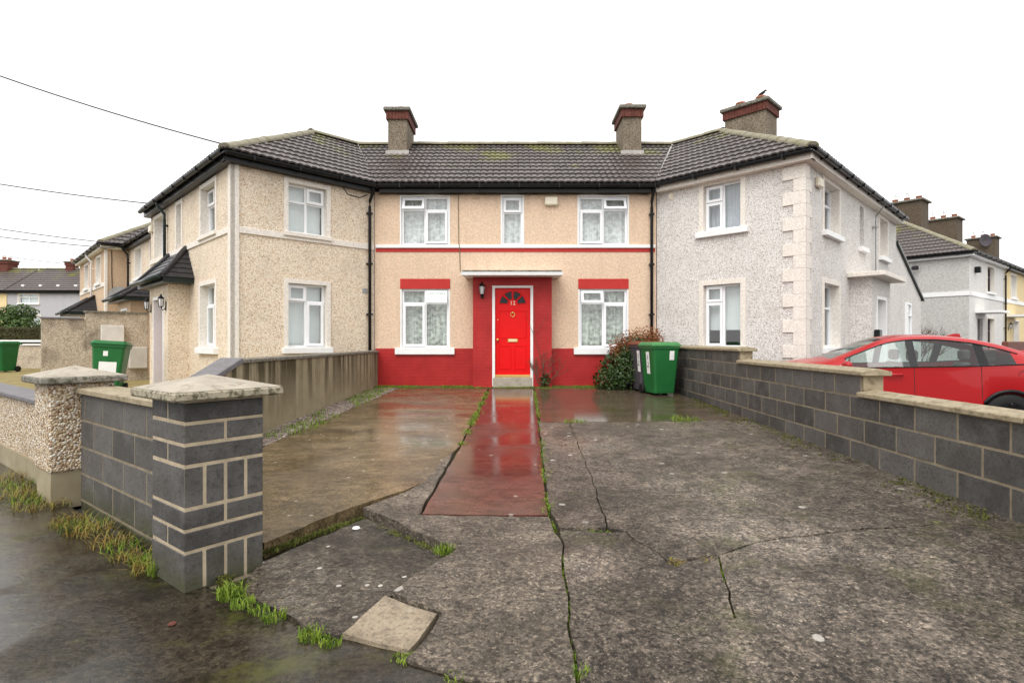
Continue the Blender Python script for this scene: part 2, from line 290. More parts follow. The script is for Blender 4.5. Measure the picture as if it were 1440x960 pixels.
def slab(name, pts, mat, parent=None, zf=g, step=.25, amp=.012, gap=.002, depth=.1, rough=.0, seed=0.):
    b = inset(jag([Vector(p) for p in pts], amp, .07), gap); nb = len(b); vs = list(b)
    x0 = min(v.x for v in b); x1 = max(v.x for v in b); y0 = min(v.y for v in b); y1 = max(v.y for v in b)
    y = y0+step/2
    while y < y1:
        x = x0+step/2
        while x < x1: vs.append(Vector((x+random.uniform(-.2, .2)*step, y+random.uniform(-.2, .2)*step))); x += step
        y += step
    V, Ed, Fc, ov_, oe, of = delaunay_2d_cdt(vs, [], [list(range(nb))], 1, 1e-5)
    m = MB(); top = []
    for v in V: top.append((v.x, v.y, zf(v.x, v.y)+rough*(noise.noise(Vector((v.x*2.3, v.y*2.3, seed)))+.45*noise.fractal(Vector((v.x*17, v.y*17, seed)), .9, 2.1, 3))))
    m.add(top, [tuple(f) for f in Fc])
    cnt = {}
    for f in Fc:
        for i in range(len(f)): e = (f[i], f[(i+1) % len(f)]); cnt[frozenset(e)] = cnt.get(frozenset(e), 0)+1
    for e, c in cnt.items():
        if c == 1:
            i, j = tuple(e); m.add([top[i], top[j], (top[j][0], top[j][1], top[j][2]-depth), (top[i][0], top[i][1], top[i][2]-depth)], [(0, 1, 2, 3)])
    return m.build(name, mat, parent)
struct(P1('ground', 'road', None, lambda m: m.add([(-400, -400, -.08), (400, -400, -.08), (400, 600, -.08), (-400, 600, -.08)], [(0, 1, 2, 3)])))
pv = slab('pavement', [(-14, -3), (4, -3), (4, 2.0), (.34, 2.17), (-.47, 2.38), (-1.18, 2.74), (-1.6, 2.97), (-2.6, 3.7), (-4.0, 4.8), (-14, 12.6)], 'wet_pavement', None, lambda x, y: .006*noise.noise(Vector((x*.8, y*.8, 0))), .3, .0, 0, .06); struct(pv)
drv = slab('driveway', [(-3.3, 12.7), (3.55, 12.7), (3.5, 1.2), (.3, 1.2), (.3, 2.0), (-.5, 2.3), (-1.55, 2.85), (-3.25, 4.4)], 'dirt', None, lambda x, y: g(x, y)-(.035 if x > -.2 or y > 4.9 else .10), .4, 0, 0, .05); struct(drv)
slab('concrete_slab', [(-2.5, 12.28), (-.55, 12.28), (-.53, 11.75), (-.6, 6.31), (-.72, 5.55), (-.76, 4.91), (-.84, 4.69), (-1.17, 4.26), (-1.58, 3.5), (-2.1, 3.9), (-2.85, 6.12)], 'wet_left', drv, step=.3, amp=.012, seed=1)
slab('path_slab', [(-.50, 12.2), (.46, 12.2), (.40, 8.75), (-.545, 8.75)], 'wet_path', drv, amp=.006, gap=.004, seed=2)
slab('path_slab', [(-.545, 8.74), (.40, 8.74), (.255, 3.96), (-.66, 4.03), (-.62, 5.41), (-.585, 6.31)], 'wet_path', drv, amp=.006, gap=.004, seed=3)
slab('concrete_slab', [(-.835, 4.67), (-.77, 4.92), (-.735, 5.5), (-.64, 6.15), (-.645, 5.4), (-.675, 4.01), (.25, 3.93), (.31, 3.48), (.28, 3.08), (.27, 2.62), (.25, 2.12), (-.23, 2.19), (-.46, 2.32), (-.42, 2.37), (-.33, 2.66), (-.63, 2.85), (-.35, 3.40), (-1.12, 4.17)], 'rough_front', drv, step=.035, rough=.007, seed=4)
slab('recessed_slab', [(-1.52, 3.30), (-1.09, 4.10), (-.34, 3.38), (-.66, 2.84), (-.79, 2.49), (-.92, 2.54), (-1.19, 2.74), (-1.46, 2.92)], 'recess_floor', drv, lambda x, y: .018+.008*(y-2.5), .04, .012, .003, rough=.010, seed=5)
slab('patch_slab', [(-.655, 2.83), (-.355, 2.66), (-.445, 2.37), (-.78, 2.495)], 'square_patch', drv, lambda x, y: g(x, y)-.004, .05, .008, .004, rough=.004, seed=6)
slab('concrete_slab', [(.50, 12.2), (3.4, 12.2), (3.42, 7.85), (.8, 7.8), (.40, 7.85)], 'wet_house', drv, step=.3, amp=.008, seed=7)
slab('concrete_slab', [(.385, 7.83), (.81, 7.78), (.71, 5.0), (.64, 3.69), (.33, 3.70), (.275, 3.99)], 'rough_right', drv, step=.06, rough=.008, seed=8)
slab('concrete_slab', [(.813, 7.78), (3.41, 7.83), (3.36, 3.54), (2.83, 3.598), (2.1, 3.538), (1.692, 3.448), (1.2, 3.207), (.905, 3.128), (.747, 3.615), (.648, 3.69), (.714, 5.0)], 'rough_right', drv, step=.07, rough=.010, seed=9)
slab('concrete_slab', [(.33, 3.68), (.74, 3.61), (.90, 3.12), (1.19, 3.192), (1.112, 2.87), (1.03, 2.55), (1.036, 2.546), (1.119, 2.866), (1.20, 3.20), (1.69, 3.44), (2.1, 3.53), (2.82, 3.59), (3.36, 3.53), (3.34, 1.3), (.24, 1.3), (.265, 2.12), (.275, 2.55), (.29, 3.08)], 'rough_right', drv, step=.037, rough=.011, seed=10)
gs = slab('gravel_strip', [(-3.2, 12.5), (-2.5, 12.4), (-2.86, 6.1), (-2.2, 4.0), (-3.1, 4.5), (-3.25, 6)], 'gravel', None, lambda x, y: g(x, y)+.004, .15, .03, 0, .05, .02); stuff(gs, 'loose gravel strip beside the stained retaining wall', 'gravel')
vg = slab('verge', [(-3.1, 12.68), (3.3, 12.68), (3.3, 12.18), (.6, 12.2), (-.6, 12.22), (-3.1, 12.3)], 'moss', None, lambda x, y: g(x, y)+.012, .12, .02, 0, .05, .015); struct(vg)
gd = slab('garden', [(-3.45, 12.2), (-3.45, 5.0), (-4.3, 5.3), (-14, 13), (-60, 50), (-60, 90), (-20, 60), (-9, 16), (-5.3, 10.6)], 'garden_straw', None, lambda x, y: .30+.01*noise.noise(Vector((x, y, 0))), 1.5, 0, 0, .35); struct(gd)
nd = slab('neighbour_drive', [(3.72, 1.2), (3.72, 12.0), (5.6, 10.4), (18, 22), (40, 36), (40, 1.2)], 'road', None, lambda x, y: .0, 2, 0, 0, .05); struct(nd)

# ------------------------------------------------------------------ houses
ZE = 4.95; TP = math.tan(R(32)); OV = .19; CP = math.cos(R(32)); SP = math.sin(R(32))
CL = Vector((-5.38, 10.55)); bL = Vector((.711, .703)).normalized(); uL = Vector((-bL.y, bL.x))
CR = Vector((5.57, 10.45)); bR = Vector((-.705, .709)).normalized(); uR = Vector((bR.y, -bR.x))
FM = Face((0, 12.7), (1, 0), (0, -1)); XL, XR = -3.17, 3.33
FLf = Face(CL, bL, -uL); FLt = Face(CL, uL, -bL); FRf = Face(CR, bR, -uR); FRt = Face(CR, uR, -bR)
def wall(name, mat, parent, F, s0, s1, z0, z1, holes, depth=.24):
    m = MB(); S_ = sorted({s0, s1, *[h[0] for h in holes], *[h[1] for h in holes]}); Z_ = sorted({z0, z1, *[h[2] for h in holes], *[h[3] for h in holes]})
    for i in range(len(S_)-1):
        for j in range(len(Z_)-1):
            a, b, c, d = S_[i], S_[i+1], Z_[j], Z_[j+1]
            if any(h[0] <= a and b <= h[1] and h[2] <= c and d <= h[3] for h in holes): continue
            m.poly([F.pt(a, 0, c), F.pt(b, 0, c), F.pt(b, 0, d), F.pt(a, 0, d)])
    for a, b, c, d in [h[:4] for h in holes]:
        for p, q in (((a, c), (b, c)), ((b, c), (b, d)), ((b, d), (a, d)), ((a, d), (a, c))):
            m.poly([F.pt(p[0], 0, p[1]), F.pt(q[0], 0, q[1]), F.pt(q[0], -depth, q[1]), F.pt(p[0], -depth, p[1])])
    return m.build(name, mat, parent, recalc=False)
def wavy(F, s0, s1, o, z0, z1, amp, n):
    m = MB(); k = n*8
    for i in range(k+1):
        s = s0+(s1-s0)*i/k; oo = o+amp*math.sin(i/8*2*math.pi+.7*math.sin(i*.37)); m.v += [tuple(F.pt(s, oo, z0)), tuple(F.pt(s, oo, z1))]
    m.f = [(2*i, 2*i+2, 2*i+3, 2*i+1) for i in range(k)]; return m
def window(F, parent, s0, s1, z0, z1, cols, recess=.09, frame='upvc', curtain='net_curtain', sill=None, surround=None, lintel=None):
    """cols: [(width fraction, [(height fraction from the top, kind)])], kinds fix, sash, vent"""
    m = MB(); fw = .05; o1 = -recess; o0 = -recess-.06
    m.fbox(F, s0, s0+fw, o0, o1, z0, z1); m.fbox(F, s1-fw, s1, o0, o1, z0, z1); m.fbox(F, s0+fw, s1-fw, o0, o1-.001, z1-fw, z1); m.fbox(F, s0+fw, s1-fw, o0, o1-.001, z0, z0+fw)
    cells = []; a = s0+fw; tot = s1-s0-2*fw
    for ci, (cw, rows) in enumerate(cols):
        b = a+tot*cw
        if ci < len(cols)-1: m.fbox(F, b-.025, b+.025, o0, o1-.002, z0+fw, z1-fw)
        ca = a+(.025 if ci else 0); cb = b-(.025 if ci < len(cols)-1 else 0); t = z1-fw; H = z1-z0-2*fw
        for ri, (rh, kind) in enumerate(rows):
            e = t-H*rh
            if ri < len(rows)-1: m.fbox(F, ca, cb, o0, o1-.003, e-.022, e+.022)
            cells.append((ca, cb, e+(.022 if ri < len(rows)-1 else 0), t-(.022 if ri else 0), kind)); t = e
        a = b
    w = m.build('window', frame, parent)
    for ca, cb, za, zb, kind in cells:
        if kind == 'fix': ga = (ca, cb, za, zb); go = o1-.035
        else:
            sw = .052; tilt = .10 if kind == 'vent' else 0.; pr = .022; q = MB(); H = zb-za
            oo = lambda z: pr+tilt*(zb-z)/H
            def bar(a, b, c, d): q.hexa([F.pt(x, o1+e+oo(z), z) for z in (c, d) for x, e in ((a, -.03), (b, -.03), (b, .014), (a, .014))])
            ca -= .012; cb += .012; za -= .01; zb += .01
            bar(ca, ca+sw, za, zb); bar(cb-sw, cb, za, zb); bar(ca+sw, cb-sw, zb-sw, zb); bar(ca+sw, cb-sw, za, za+sw); q.build('sash', frame, w)
            ga = (ca+sw, cb-sw, za+sw, zb-sw); go = o1-.002+pr+tilt*.5
            if tilt:
                q = MB(); q.poly([F.pt(ga[0], o1+oo(ga[2]), ga[2]), F.pt(ga[1], o1+oo(ga[2]), ga[2]), F.pt(ga[1], o1+oo(ga[3]), ga[3]), F.pt(ga[0], o1+oo(ga[3]), ga[3])]); q.build('pane', 'window_glass', w); continue
        q = MB(); q.poly([F.pt(ga[0], go, ga[2]), F.pt(ga[1], go, ga[2]), F.pt(ga[1], go, ga[3]), F.pt(ga[0], go, ga[3])]); q.build('pane', 'window_glass', w)
    if curtain:
        L = s1-s0
        if curtain == 'blind': fb('blind', 'blind', w, F, s0+.03, s1-.03, -recess-.17, -recess-.16, z0+(z1-z0)*.02, z1)
        elif curtain == 'blind_up': fb('blind', 'blind', w, F, s0+.03, s1-.03, -recess-.17, -recess-.16, z0+(z1-z0)*.28, z1)
        elif curtain == 'drape': wavy(F, s0, s1, -recess-.17, z0, z1, .02, 7).build('curtain', 'drape_grey', w, smooth=True, recalc=False)
        else:
            wavy(F, s0+.02, s1-.02, -recess-.15, z0, z1, .012, int(L*8)).build('net_curtain', curtain, w, smooth=True, recalc=False)
            wavy(F, s0, s0+L*.22, -recess-.22, z0, z1, .025, 3).build('curtain', 'blind', w, smooth=True, recalc=False)
            wavy(F, s1-L*.16, s1, -recess-.22, z0, z1, .025, 2).build('curtain', 'blind', w, smooth=True, recalc=False)
    if sill: fb('sill', sill[0], w, F, s0-sill[1], s1+sill[1], -recess+.004, sill[2], z0-sill[3], z0+.004, bevel=.008)
    if surround:
        sm, t, pr = surround; q = MB(); rr = min(-.05, -recess+.002); q.fbox(F, s0-t, s0+.004, rr, pr, z0, z1+t); q.fbox(F, s1-.004, s1+t, rr, pr, z0, z1+t); q.fbox(F, s0+.004, s1-.004, rr, pr-.002, z1-.004, z1+t); q.build('surround', sm, w)
    if lintel: fb('lintel', lintel[0], w, F, s0-.03, s1+.03, -.05, .022, z1+.0, z1+lintel[1], bevel=.005)
    return w
# --- roofs
TW, TG = .30, .335
def tile_mesh():
    m = MB(); n = 12; prof = []
    for i in range(n+1):
        x = i/n; prof.append(((x-.5)*(TW+.02), .012+.022*abs(math.sin(x*math.pi*2))**.8 if .04 < x < .96 else .006))
    L = TG+.06
    for y, dz in ((0, .036), (L, 0.)):
        for x, z in prof: m.v.append((x, y, z+dz))
    for x, z in prof: m.v.append((x, .002, z-.004))
    k = n+1
    m.f = [(i, i+1, k+i+1, k+i) for i in range(n)]+[(i, i+1, 2*k+i+1, 2*k+i) for i in range(n)]
    return m.mesh('roof_tile', 'roof_tile', smooth=False, recalc=False)
TILE = tile_mesh()
def slope(parent, F, poly, tiles='parts', z_e=ZE, d_e=-OV):
    """roof slope over wall face F; poly in (s, d), d measured inwards from the wall plane; first edge is the eave"""
    zz = lambda d: z_e+TP*(d-d_e)
    b = P1('roof_deck', 'slate_dark', parent, lambda m: m.prism([F.pt(s, -d, zz(d)-.03) for s, d in poly], (0, 0, -.05)))
    if not tiles: return b
    x = F.d.copy(); inn = -F.n
    if x.cross(inn).z < 0: x = -x
    y = (inn*CP+Vector((0, 0, SP))); zv = x.cross(y); rot = Matrix((x, y, zv)).transposed().to_4x4(); flip = 1 if x.dot(F.d) > 0 else -1
    c2 = Vector((sum(p[0] for p in poly)/len(poly), sum(p[1] for p in poly)/len(poly)))
    edges = []
    for i in range(len(poly)):
        a = Vector(poly[i]); e = Vector(poly[(i+1) % len(poly)])-a; nn = Vector((e.y, -e.x)).normalized()
        if nn.dot(c2-a) > 0: nn = -nn
        edges.append((a, nn))
    smin = min(p[0] for p in poly); smax = max(p[0] for p in poly); dmin = min(p[1] for p in poly); dmax = max(p[1] for p in poly)
    big = bmesh.new() if tiles == 'joined' else None
    rows = int((dmax-dmin)/CP/TG)+1
    for r in range(rows):
        d0 = dmin-.03+r*TG*CP; d1 = d0+(TG+.06)*CP; s = smin+TW/2-TW
        while s < smax+TW:
            cor = [Vector((s+a, d)) for a in (-TW/2-.01, TW/2+.01) for d in (d0+.04, d1)]
            dist = [[(c-a).dot(nn) for c in cor] for a, nn in edges]
            if any(min(q) > -.03 for q in dist[1:]) or min(dist[0]) > .05: s += TW; continue
            cut = [edges[i] for i, q in enumerate(dist) if i and max(q) > 0]
            p = F.pt(s, -d0, zz(d0)); mw = Matrix.Translation(p) @ rot @ Matrix.Rotation(random.uniform(-.006, .006), 4, 'Z')
            if tiles == 'parts' and not cut:
                o = link('roof_tile', TILE, parent); o.matrix_basis = mw
            else:
                bm = bmesh.new(); bm.from_mesh(TILE); bmesh.ops.transform(bm, matrix=mw, verts=bm.verts)
                for a, nn in cut:
                    pw = F.pt(a.x, -a.y, 0); nw = F.d*nn.x-F.n*nn.y
                    bmesh.ops.bisect_plane(bm, geom=bm.verts[:]+bm.edges[:]+bm.faces[:], plane_co=pw, plane_no=nw, clear_outer=True)
                if len(bm.faces):
                    me = bpy.data.meshes.new('roof_tile'); bm.to_mesh(me)
                    if big is not None: big.from_mesh(me); bpy.data.meshes.remove(me)
                    else: me.materials.append(M['roof_tile']); link('roof_tile', me, parent)
                bm.free()
            s += TW
    if big is not None:
        me = bpy.data.meshes.new('roof_tiles'); big.to_mesh(me); big.free(); me.materials.append(M['roof_tile']); o = link('roof_tiles', me, parent); o['kind'] = 'stuff'
    return b
def capmesh():
    m = MB(); n = 8
    for y, k in ((0, 1.), (.47, .93)):
        for i in range(n+1): a = math.pi*i/n; m.v.append((.125*k*math.cos(a), y, .10*k*math.sin(a)-.02))
    m.f = [(i, i+1, n+2+i, n+1+i) for i in range(n)]+[tuple(range(n+1))]
    return m.mesh('ridge_tile', 'ridge_stone', recalc=False)
CAP = capmesh()
def caps(parent, a, b, lift=.05):
    a = Vector(a)+Vector((0, 0, lift)); b = Vector(b)+Vector((0, 0, lift)); d = b-a; n = max(1, round(d.length/.43)); y = d.normalized(); x = y.cross(Vector((0, 0, 1))).normalized(); z = x.cross(y); rot = Matrix((x, y, z)).transposed().to_4x4()
    for i in range(n): o = link('ridge_tile', CAP, parent); o.matrix_basis = Matrix.Translation(a+d*(i/n)+Vector((0, 0, random.uniform(-.006, .006)))) @ rot
def eaves(parent, F, s0, s1, soffit='black_plastic', gut='black_plastic', z=ZE, m0=0, m1=0, dz=0.):
    fb('fascia', soffit, parent, F, s0, s1, OV-.04, OV-.015, z-.20, z-.03)
    fb('soffit', soffit, parent, F, s0, s1, -.02, OV-.04, z-.20+dz, z-.185+dz)
    m = MB(); pr = [(OV+.005+.06+.06*math.cos(a), z-.045+.07*math.sin(a)) for a in [math.pi+math.pi*i/8 for i in range(9)]]; inn = [(OV+.065+.052*math.cos(a), z-.042+.06*math.sin(a)) for a in [2*math.pi-math.pi*i/8 for i in range(9)]]
    pts = pr+inn; m.prism([F.pt(s0-m0, o, q) for o, q in pts], F.d*(s1+m1-s0+m0)); gt = m.build('gutter', gut, parent)
    s = s0+.5
    while s < s1: fb('bracket', gut, gt, F, s-.015, s+.015, OV-.015, OV+.135, z-.125, z-.035); s += .9
def pipe(parent, F, s, z0, z1, o=.07, mat='black_plastic', r=.035):
    m = MB(); m.tube([F.pt(s+.0, OV+.06, z1), F.pt(s, OV+.05, z1-.10), F.pt(s, o, z1-.32), F.pt(s, o, z1-.45), F.pt(s, o, z0)], r, 10); p = m.build('downpipe', mat, parent, smooth=True)
    z = z1-.6
    while z > z0+.3: fb('bracket', mat, p, F, s-.055, s+.055, 0, o+.042, z-.02, z+.02); z -= 1.15
def chimney(parent, F, s0, s1, d0, d1, z0, zt, pots=2, body='dash_chimney', caged=False):
    B0 = zt-.16 if caged else zt-.37
    c = fb('chimney', body, parent, F, s0, s1, -d1, -d0, z0, B0)
    q = MB(); n = 0 if caged else max(3, int((s1-s0+.1)/.078)); w = (s1-s0+.1)/max(1, n)
    for i in range(n):
        for oo in (-d0+.05, -d1-.05+.03): q.fbox(F, s0-.05+i*w+.004, s0-.05+(i+1)*w-.004, oo-.03, oo, B0, zt-.16)
    n = 0 if caged else max(3, int((d1-d0+.1)/.078)); w = (d1-d0+.04)/max(1, n)
    for i in range(n):
        for ss in (s0-.05, s1+.02): q.fbox(F, ss, ss+.03, -d1-.02+i*w+.004, -d1-.02+(i+1)*w-.004, B0, zt-.16)
    if not caged: stuff(q.build('brick_course', 'brick_red', c)); fb('mortar_core', 'mortar_grey', c, F, s0-.025, s1+.025, -d1-.025, -d0+.025, B0+.003, zt-.162)
    fb('chimney_cap', 'coping_dark', c, F, s0-.11, s1+.11, -d1-.11, -d0+.11, zt-.16, zt-.06, bevel=.02); fb('flashing', 'lead', c, F, s0-.06, s1+.06, -d0-.02, -d0+.03, z0+.0, z0+.16)
    lng = (d1-d0) > (s1-s0)
    for i in range(pots):
        f = (i+.5)/pots; p = F.pt(s0+(s1-s0)*(.5 if lng else f), -(d0+(d1-d0)*(f if lng else .5)), zt-.06); m = MB(); m.lathe([(.11, 0), (.13, .06), (.11, .09), (.12, .17), (.14, .18), (.14, .22), (.10, .22), (.09, .05)], p, 14); k = m.build('chimney_pot', 'pot_clay', c, smooth=True)
        if caged and i: m = MB(); [m.tube([p+Vector((.11*math.cos(a), .11*math.sin(a), .2)), p+Vector((.07*math.cos(a), .07*math.sin(a), .4)), p+Vector((0, 0, .5))], .012, 5) for a in [2*math.pi*j/6 for j in range(6)]]; m.build('chimney_guard', 'steel', c)
    return c
def shell(parent, pts, z0, z1, mat='interior'):
    m = MB()
    for i in range(len(pts)-1): a, b = pts[i], pts[i+1]; m.poly([(a[0], a[1], z0), (b[0], b[1], z0), (b[0], b[1], z1), (a[0], a[1], z1)])
    return m.build('rear_wall', mat, parent, recalc=False)
def alarm(parent, F, s, z): return fb('alarm_box', 'cream_plastic', parent, F, s-.15, s+.15, .003, .09, z-.10, z+.10, bevel=.025)
def lantern(parent, F, s, z, o=0.):
    p = F.pt(s, o+.10, z); m = MB(); m.fbox(F, s-.03, s+.03, o+.002, o+.02, z-.20, z+.0); m.tube([F.pt(s, o+.01, z-.15), F.pt(s, o+.07, z-.2), F.pt(s, o+.10, z-.12)], .012, 6); m.lathe([(.03, -.13), (.05, -.12), (.035, -.11)], p, 6); m.lathe([(.07, .06), (.075, .07), (.03, .12), (.012, .16), (.0, .17)], p, 6)
    for a in range(6): q = p+Vector((.045*math.cos(a*1.047), .045*math.sin(a*1.047), -.12)); m.tube([q, p+Vector((.062*math.cos(a*1.047), .062*math.sin(a*1.047), .06))], .005, 4)
    k = m.build('wall_lantern', 'black_plastic', parent); m = MB(); m.lathe([(.038, -.11), (.056, .055)], p, 6); m.build('lantern_glass', 'lamp_clear', k)

# ---- middle house (the red door)
mh = thing('terraced_house', 'beige rendered house with red brick plinth and bright red front door', 'house', (0, 12.7, .3))
UW = [(-2.56, -1.46), (-.23, .25), (1.54, 2.67)]; LW = [(-2.55, -1.46), (1.56, 2.66)]
uz, lz = (3.575, 4.70), (1.20, 2.56)
holes = [(a, b, *uz) for a, b in UW]+[(a, b, *lz) for a, b in LW]+[(-.44, .47, .3, 2.60)]
wall('wall', 'beige_render', mh, FM, XL, XR, .2, 4.80, holes)
dv = lambda d: .406*d
shell(mh, [(XL-dv(0), 12.7), (XL-dv(5.8), 18.5), (XR+dv(5.8), 18.5), (XR, 12.7)], .2, 4.9)
# plinth of painted brick, stopping at the porch
for a, b in ((XL+.02, -.885), (.885, XR-.02)): fb('plinth', 'red_brick_paint', mh, FM, a, b, -.1, .025, .2, 1.19)
fb('sill_band', 'white_paint', mh, FM, XL+.03, XR-.03, -.05, .05, 3.50, 3.575, bevel=.008); fb('red_band', 'red_paint', mh, FM, XL+.03, XR-.03, -.05, .014, 3.415, 3.50)
two = lambda l, r: [(.5, l), (.5, r)]
TOPV = [(.26, 'vent'), (.74, 'fix')]; TOPF = [(.26, 'fix'), (.74, 'sash')]
window(FM, mh, *UW[0], *uz, two(TOPV, TOPF), .05, surround=('white_paint', .03, .012)); window(FM, mh, *UW[1], *uz, [(1, [(.32, 'sash'), (.68, 'fix')])], .05, surround=('white_paint', .03, .012)); window(FM, mh, *UW[2], *uz, two(TOPF, TOPV), .05, surround=('white_paint', .03, .012))
window(FM, mh, *LW[0], *lz, two([(.22, 'fix'), (.78, 'sash')], [(.22, 'vent'), (.78, 'fix')]), .05, curtain='lace_dark', sill=('white_paint', .14, .09, .15), lintel=('red_paint', .235), surround=('white_paint', .03, .006))
window(FM, mh, *LW[1], *lz, two([(.22, 'vent'), (.78, 'fix')], [(.22, 'fix'), (.78, 'sash')]), .05, curtain='lace_dark', sill=('white_paint', .14, .09, .15), lintel=('red_paint', .235), surround=('white_paint', .03, .006))
# porch: painted brick piers and head, door, canopy
PO = .33
pm = MB(); pm.fbox(FM, -.88, -.445, -.1, PO, .2, 2.80); pm.fbox(FM, .475, .895, -.1, PO, .2, 2.80); pm.fbox(FM, -.445, .475, -.1, PO-.001, 2.605, 2.80); pm.build('porch', 'red_brick_paint', mh)
q = MB(); q.fbox(FM, -.444, -.385, .16, PO+.012, .34, 2.604); q.fbox(FM, .415, .474, .16, PO+.012, .34, 2.604); q.fbox(FM, -.385, .415, .16, PO+.011, 2.555, 2.604); q.build('door_frame', 'white_paint', mh)
fb('doorstep', 'cap_stone', mh, FM, -.43, .46, -.1, PO+.02, .2, .54, bevel=.01)
DF = .245
door = fb('door', 'door_red', mh, FM, -.383, .413, DF-.05, DF, .60, 2.553); fb('threshold', 'brass', door, FM, -.384, .414, DF-.04, DF+.02, .545, .60)
cx, cz, Rr = .015, 2.19, .30
for k in range(4):
    a0 = math.pi*(k/4)+.06; a1 = math.pi*((k+1)/4)-.06; pts = [(cx+r*math.cos(a), cz+r*math.sin(a)) for r, aa in ((.12, (a1, a0)), (Rr, [a0+(a1-a0)*i/6 for i in range(7)])) for a in aa]
    P1('fanlight_pane', 'fan_glass', door, lambda m: m.prism([FM.pt(x, DF+.002, z) for x, z in pts], (0, .01, 0)))
    m = MB(); pp = [FM.pt(x, DF+.003, z) for x, z in pts]; m.tube(pp+[pp[0]], .010, 6); m.build('fanlight_bead', 'door_red', door)
def panel(a, b, c, d):
    m = MB()
    for s0, s1, z0, z1 in ((a, b, d-.022, d), (a, b, c, c+.022), (a, a+.022, c+.022, d-.022), (b-.022, b, c+.022, d-.022)): m.fbox(FM, s0, s1, DF-.005, DF+.010, z0, z1)
    m.build('door_panel', 'door_red', door, bevel=.006)
panel(-.30, .33, 1.42, 2.05); panel(-.30, -.02, .72, 1.26); panel(.05, .33, .72, 1.26)
fb('letterbox', 'brass', door, FM, -.10, .13, DF, DF+.016, 1.335, 1.415, bevel=.006); fb('letterbox_flap', 'number_gold', door, FM, -.07, .10, DF+.014, DF+.022, 1.352, 1.398, bevel=.004)
P1('knob', 'brass', door, lambda m: m.lathe([(.03, 0), (.012, -.01), (.012, -.035), (.03, -.045), (.032, -.06), (.015, -.075)], FM.pt(-.325, DF, 1.39), 14, 'y'), smooth=True)
def knocker(m): m.lathe([(.028, 0), (.03, -.012), (.01, -.02)], FM.pt(.015, DF, 2.0), 12, 'y'); c = FM.pt(.015, DF+.018, 1.955); m.tube([c+Vector((.045*math.sin(a), 0, -.05*math.cos(a)+.0)) for a in [-2.6+5.2*i/12 for i in range(13)]], .009, 6)
P1('knocker', 'brass', door, knocker, smooth=True); P1('spyhole', 'brass', door, lambda m: m.lathe([(.016, 0), (.012, -.012)], FM.pt(-.32, DF, 1.84), 10, 'y'))
def text(name, body, size, mat, parent, mw, depth=.004):
    c = bpy.data.curves.new(name, 'FONT'); c.body = body; c.size = size; c.extrude = depth; c.align_x = 'CENTER'; c.align_y = 'CENTER'
    o = bpy.data.objects.new(name, c); COL.objects.link(o); dg = bpy.context.evaluated_depsgraph_get(); me = bpy.data.meshes.new_from_object(o.evaluated_get(dg)); bpy.data.objects.remove(o); me.transform(mw); me.materials.clear(); me.materials.append(M[mat]); return link(name, me, parent, True)
text('house_number', '12', .13, 'number_gold', door, Matrix.Translation((.015, 12.7-DF-.012, 2.215)) @ Matrix.Rotation(R(90), 4, 'X'))
cn = MB(); cn.hexa([FM.pt(-1.06, 0, 2.80), FM.pt(1.06, 0, 2.80), FM.pt(1.105, .80, 2.785), FM.pt(-1.105, .80, 2.785), FM.pt(-1.10, 0, 2.93), FM.pt(1.10, 0, 2.93), FM.pt(1.11, .81, 2.855), FM.pt(-1.11, .81, 2.855)])
cp = cn.build('canopy', 'white_paint', mh); fb('canopy_felt', 'coping_dark', cp, FM, -1.08, 1.08, .02, .79, 2.865, 2.895)
lantern(mh, FM, -.67, 2.52, PO); alarm(mh, FM, .905, 4.575); fb('wall_vent', 'tan_render', mh, FM, -.92, -.75, .001, .012, 4.63, 4.68)
P1('cable', 'mortar_grey', mh, lambda m: m.tube([FM.pt(-1.24, .012, 4.75), FM.pt(-1.23, .012, 3.62), FM.pt(-1.21, .06, 3.55), FM.pt(-1.21, .018, 3.40), FM.pt(-1.19, .012, 2.95)], .010, 5))
P1('cable', 'mortar_grey', mh, lambda m: m.tube([FM.pt(XL+.1+i*.31, .02, 4.735+.012*math.sin(i*2.1)) for i in range(21)], .012, 5))
# roof
PV = 2.9
slope(mh, FM, [(XL+dv(OV), -OV), (XR-dv(OV), -OV), (XR+dv(PV), PV), (XL-dv(PV), PV)])
FMb = Face((0, 12.7+2*PV), (1, 0), (0, 1)); slope(mh, FMb, [(XL-dv(2*PV+OV), -OV), (XR+dv(2*PV+OV), -OV), (XR+dv(PV), PV), (XL-dv(PV), PV)], None)
zr = ZE+TP*(PV+OV); caps(mh, (XL-dv(PV), 12.7+PV, zr), (XR+dv(PV), 12.7+PV, zr)); eaves(mh, FM, XL+.14, XR-.14)
chimney(mh, FM, -3.32, -2.82, 2.03, 3.1, 6.3, 7.66, 1); chimney(mh, FM, 2.97, 3.47, 2.03, 3.0, 6.3, 7.72, 1)
pipe(mh, FM, XR-.12, .35, ZE-.08)

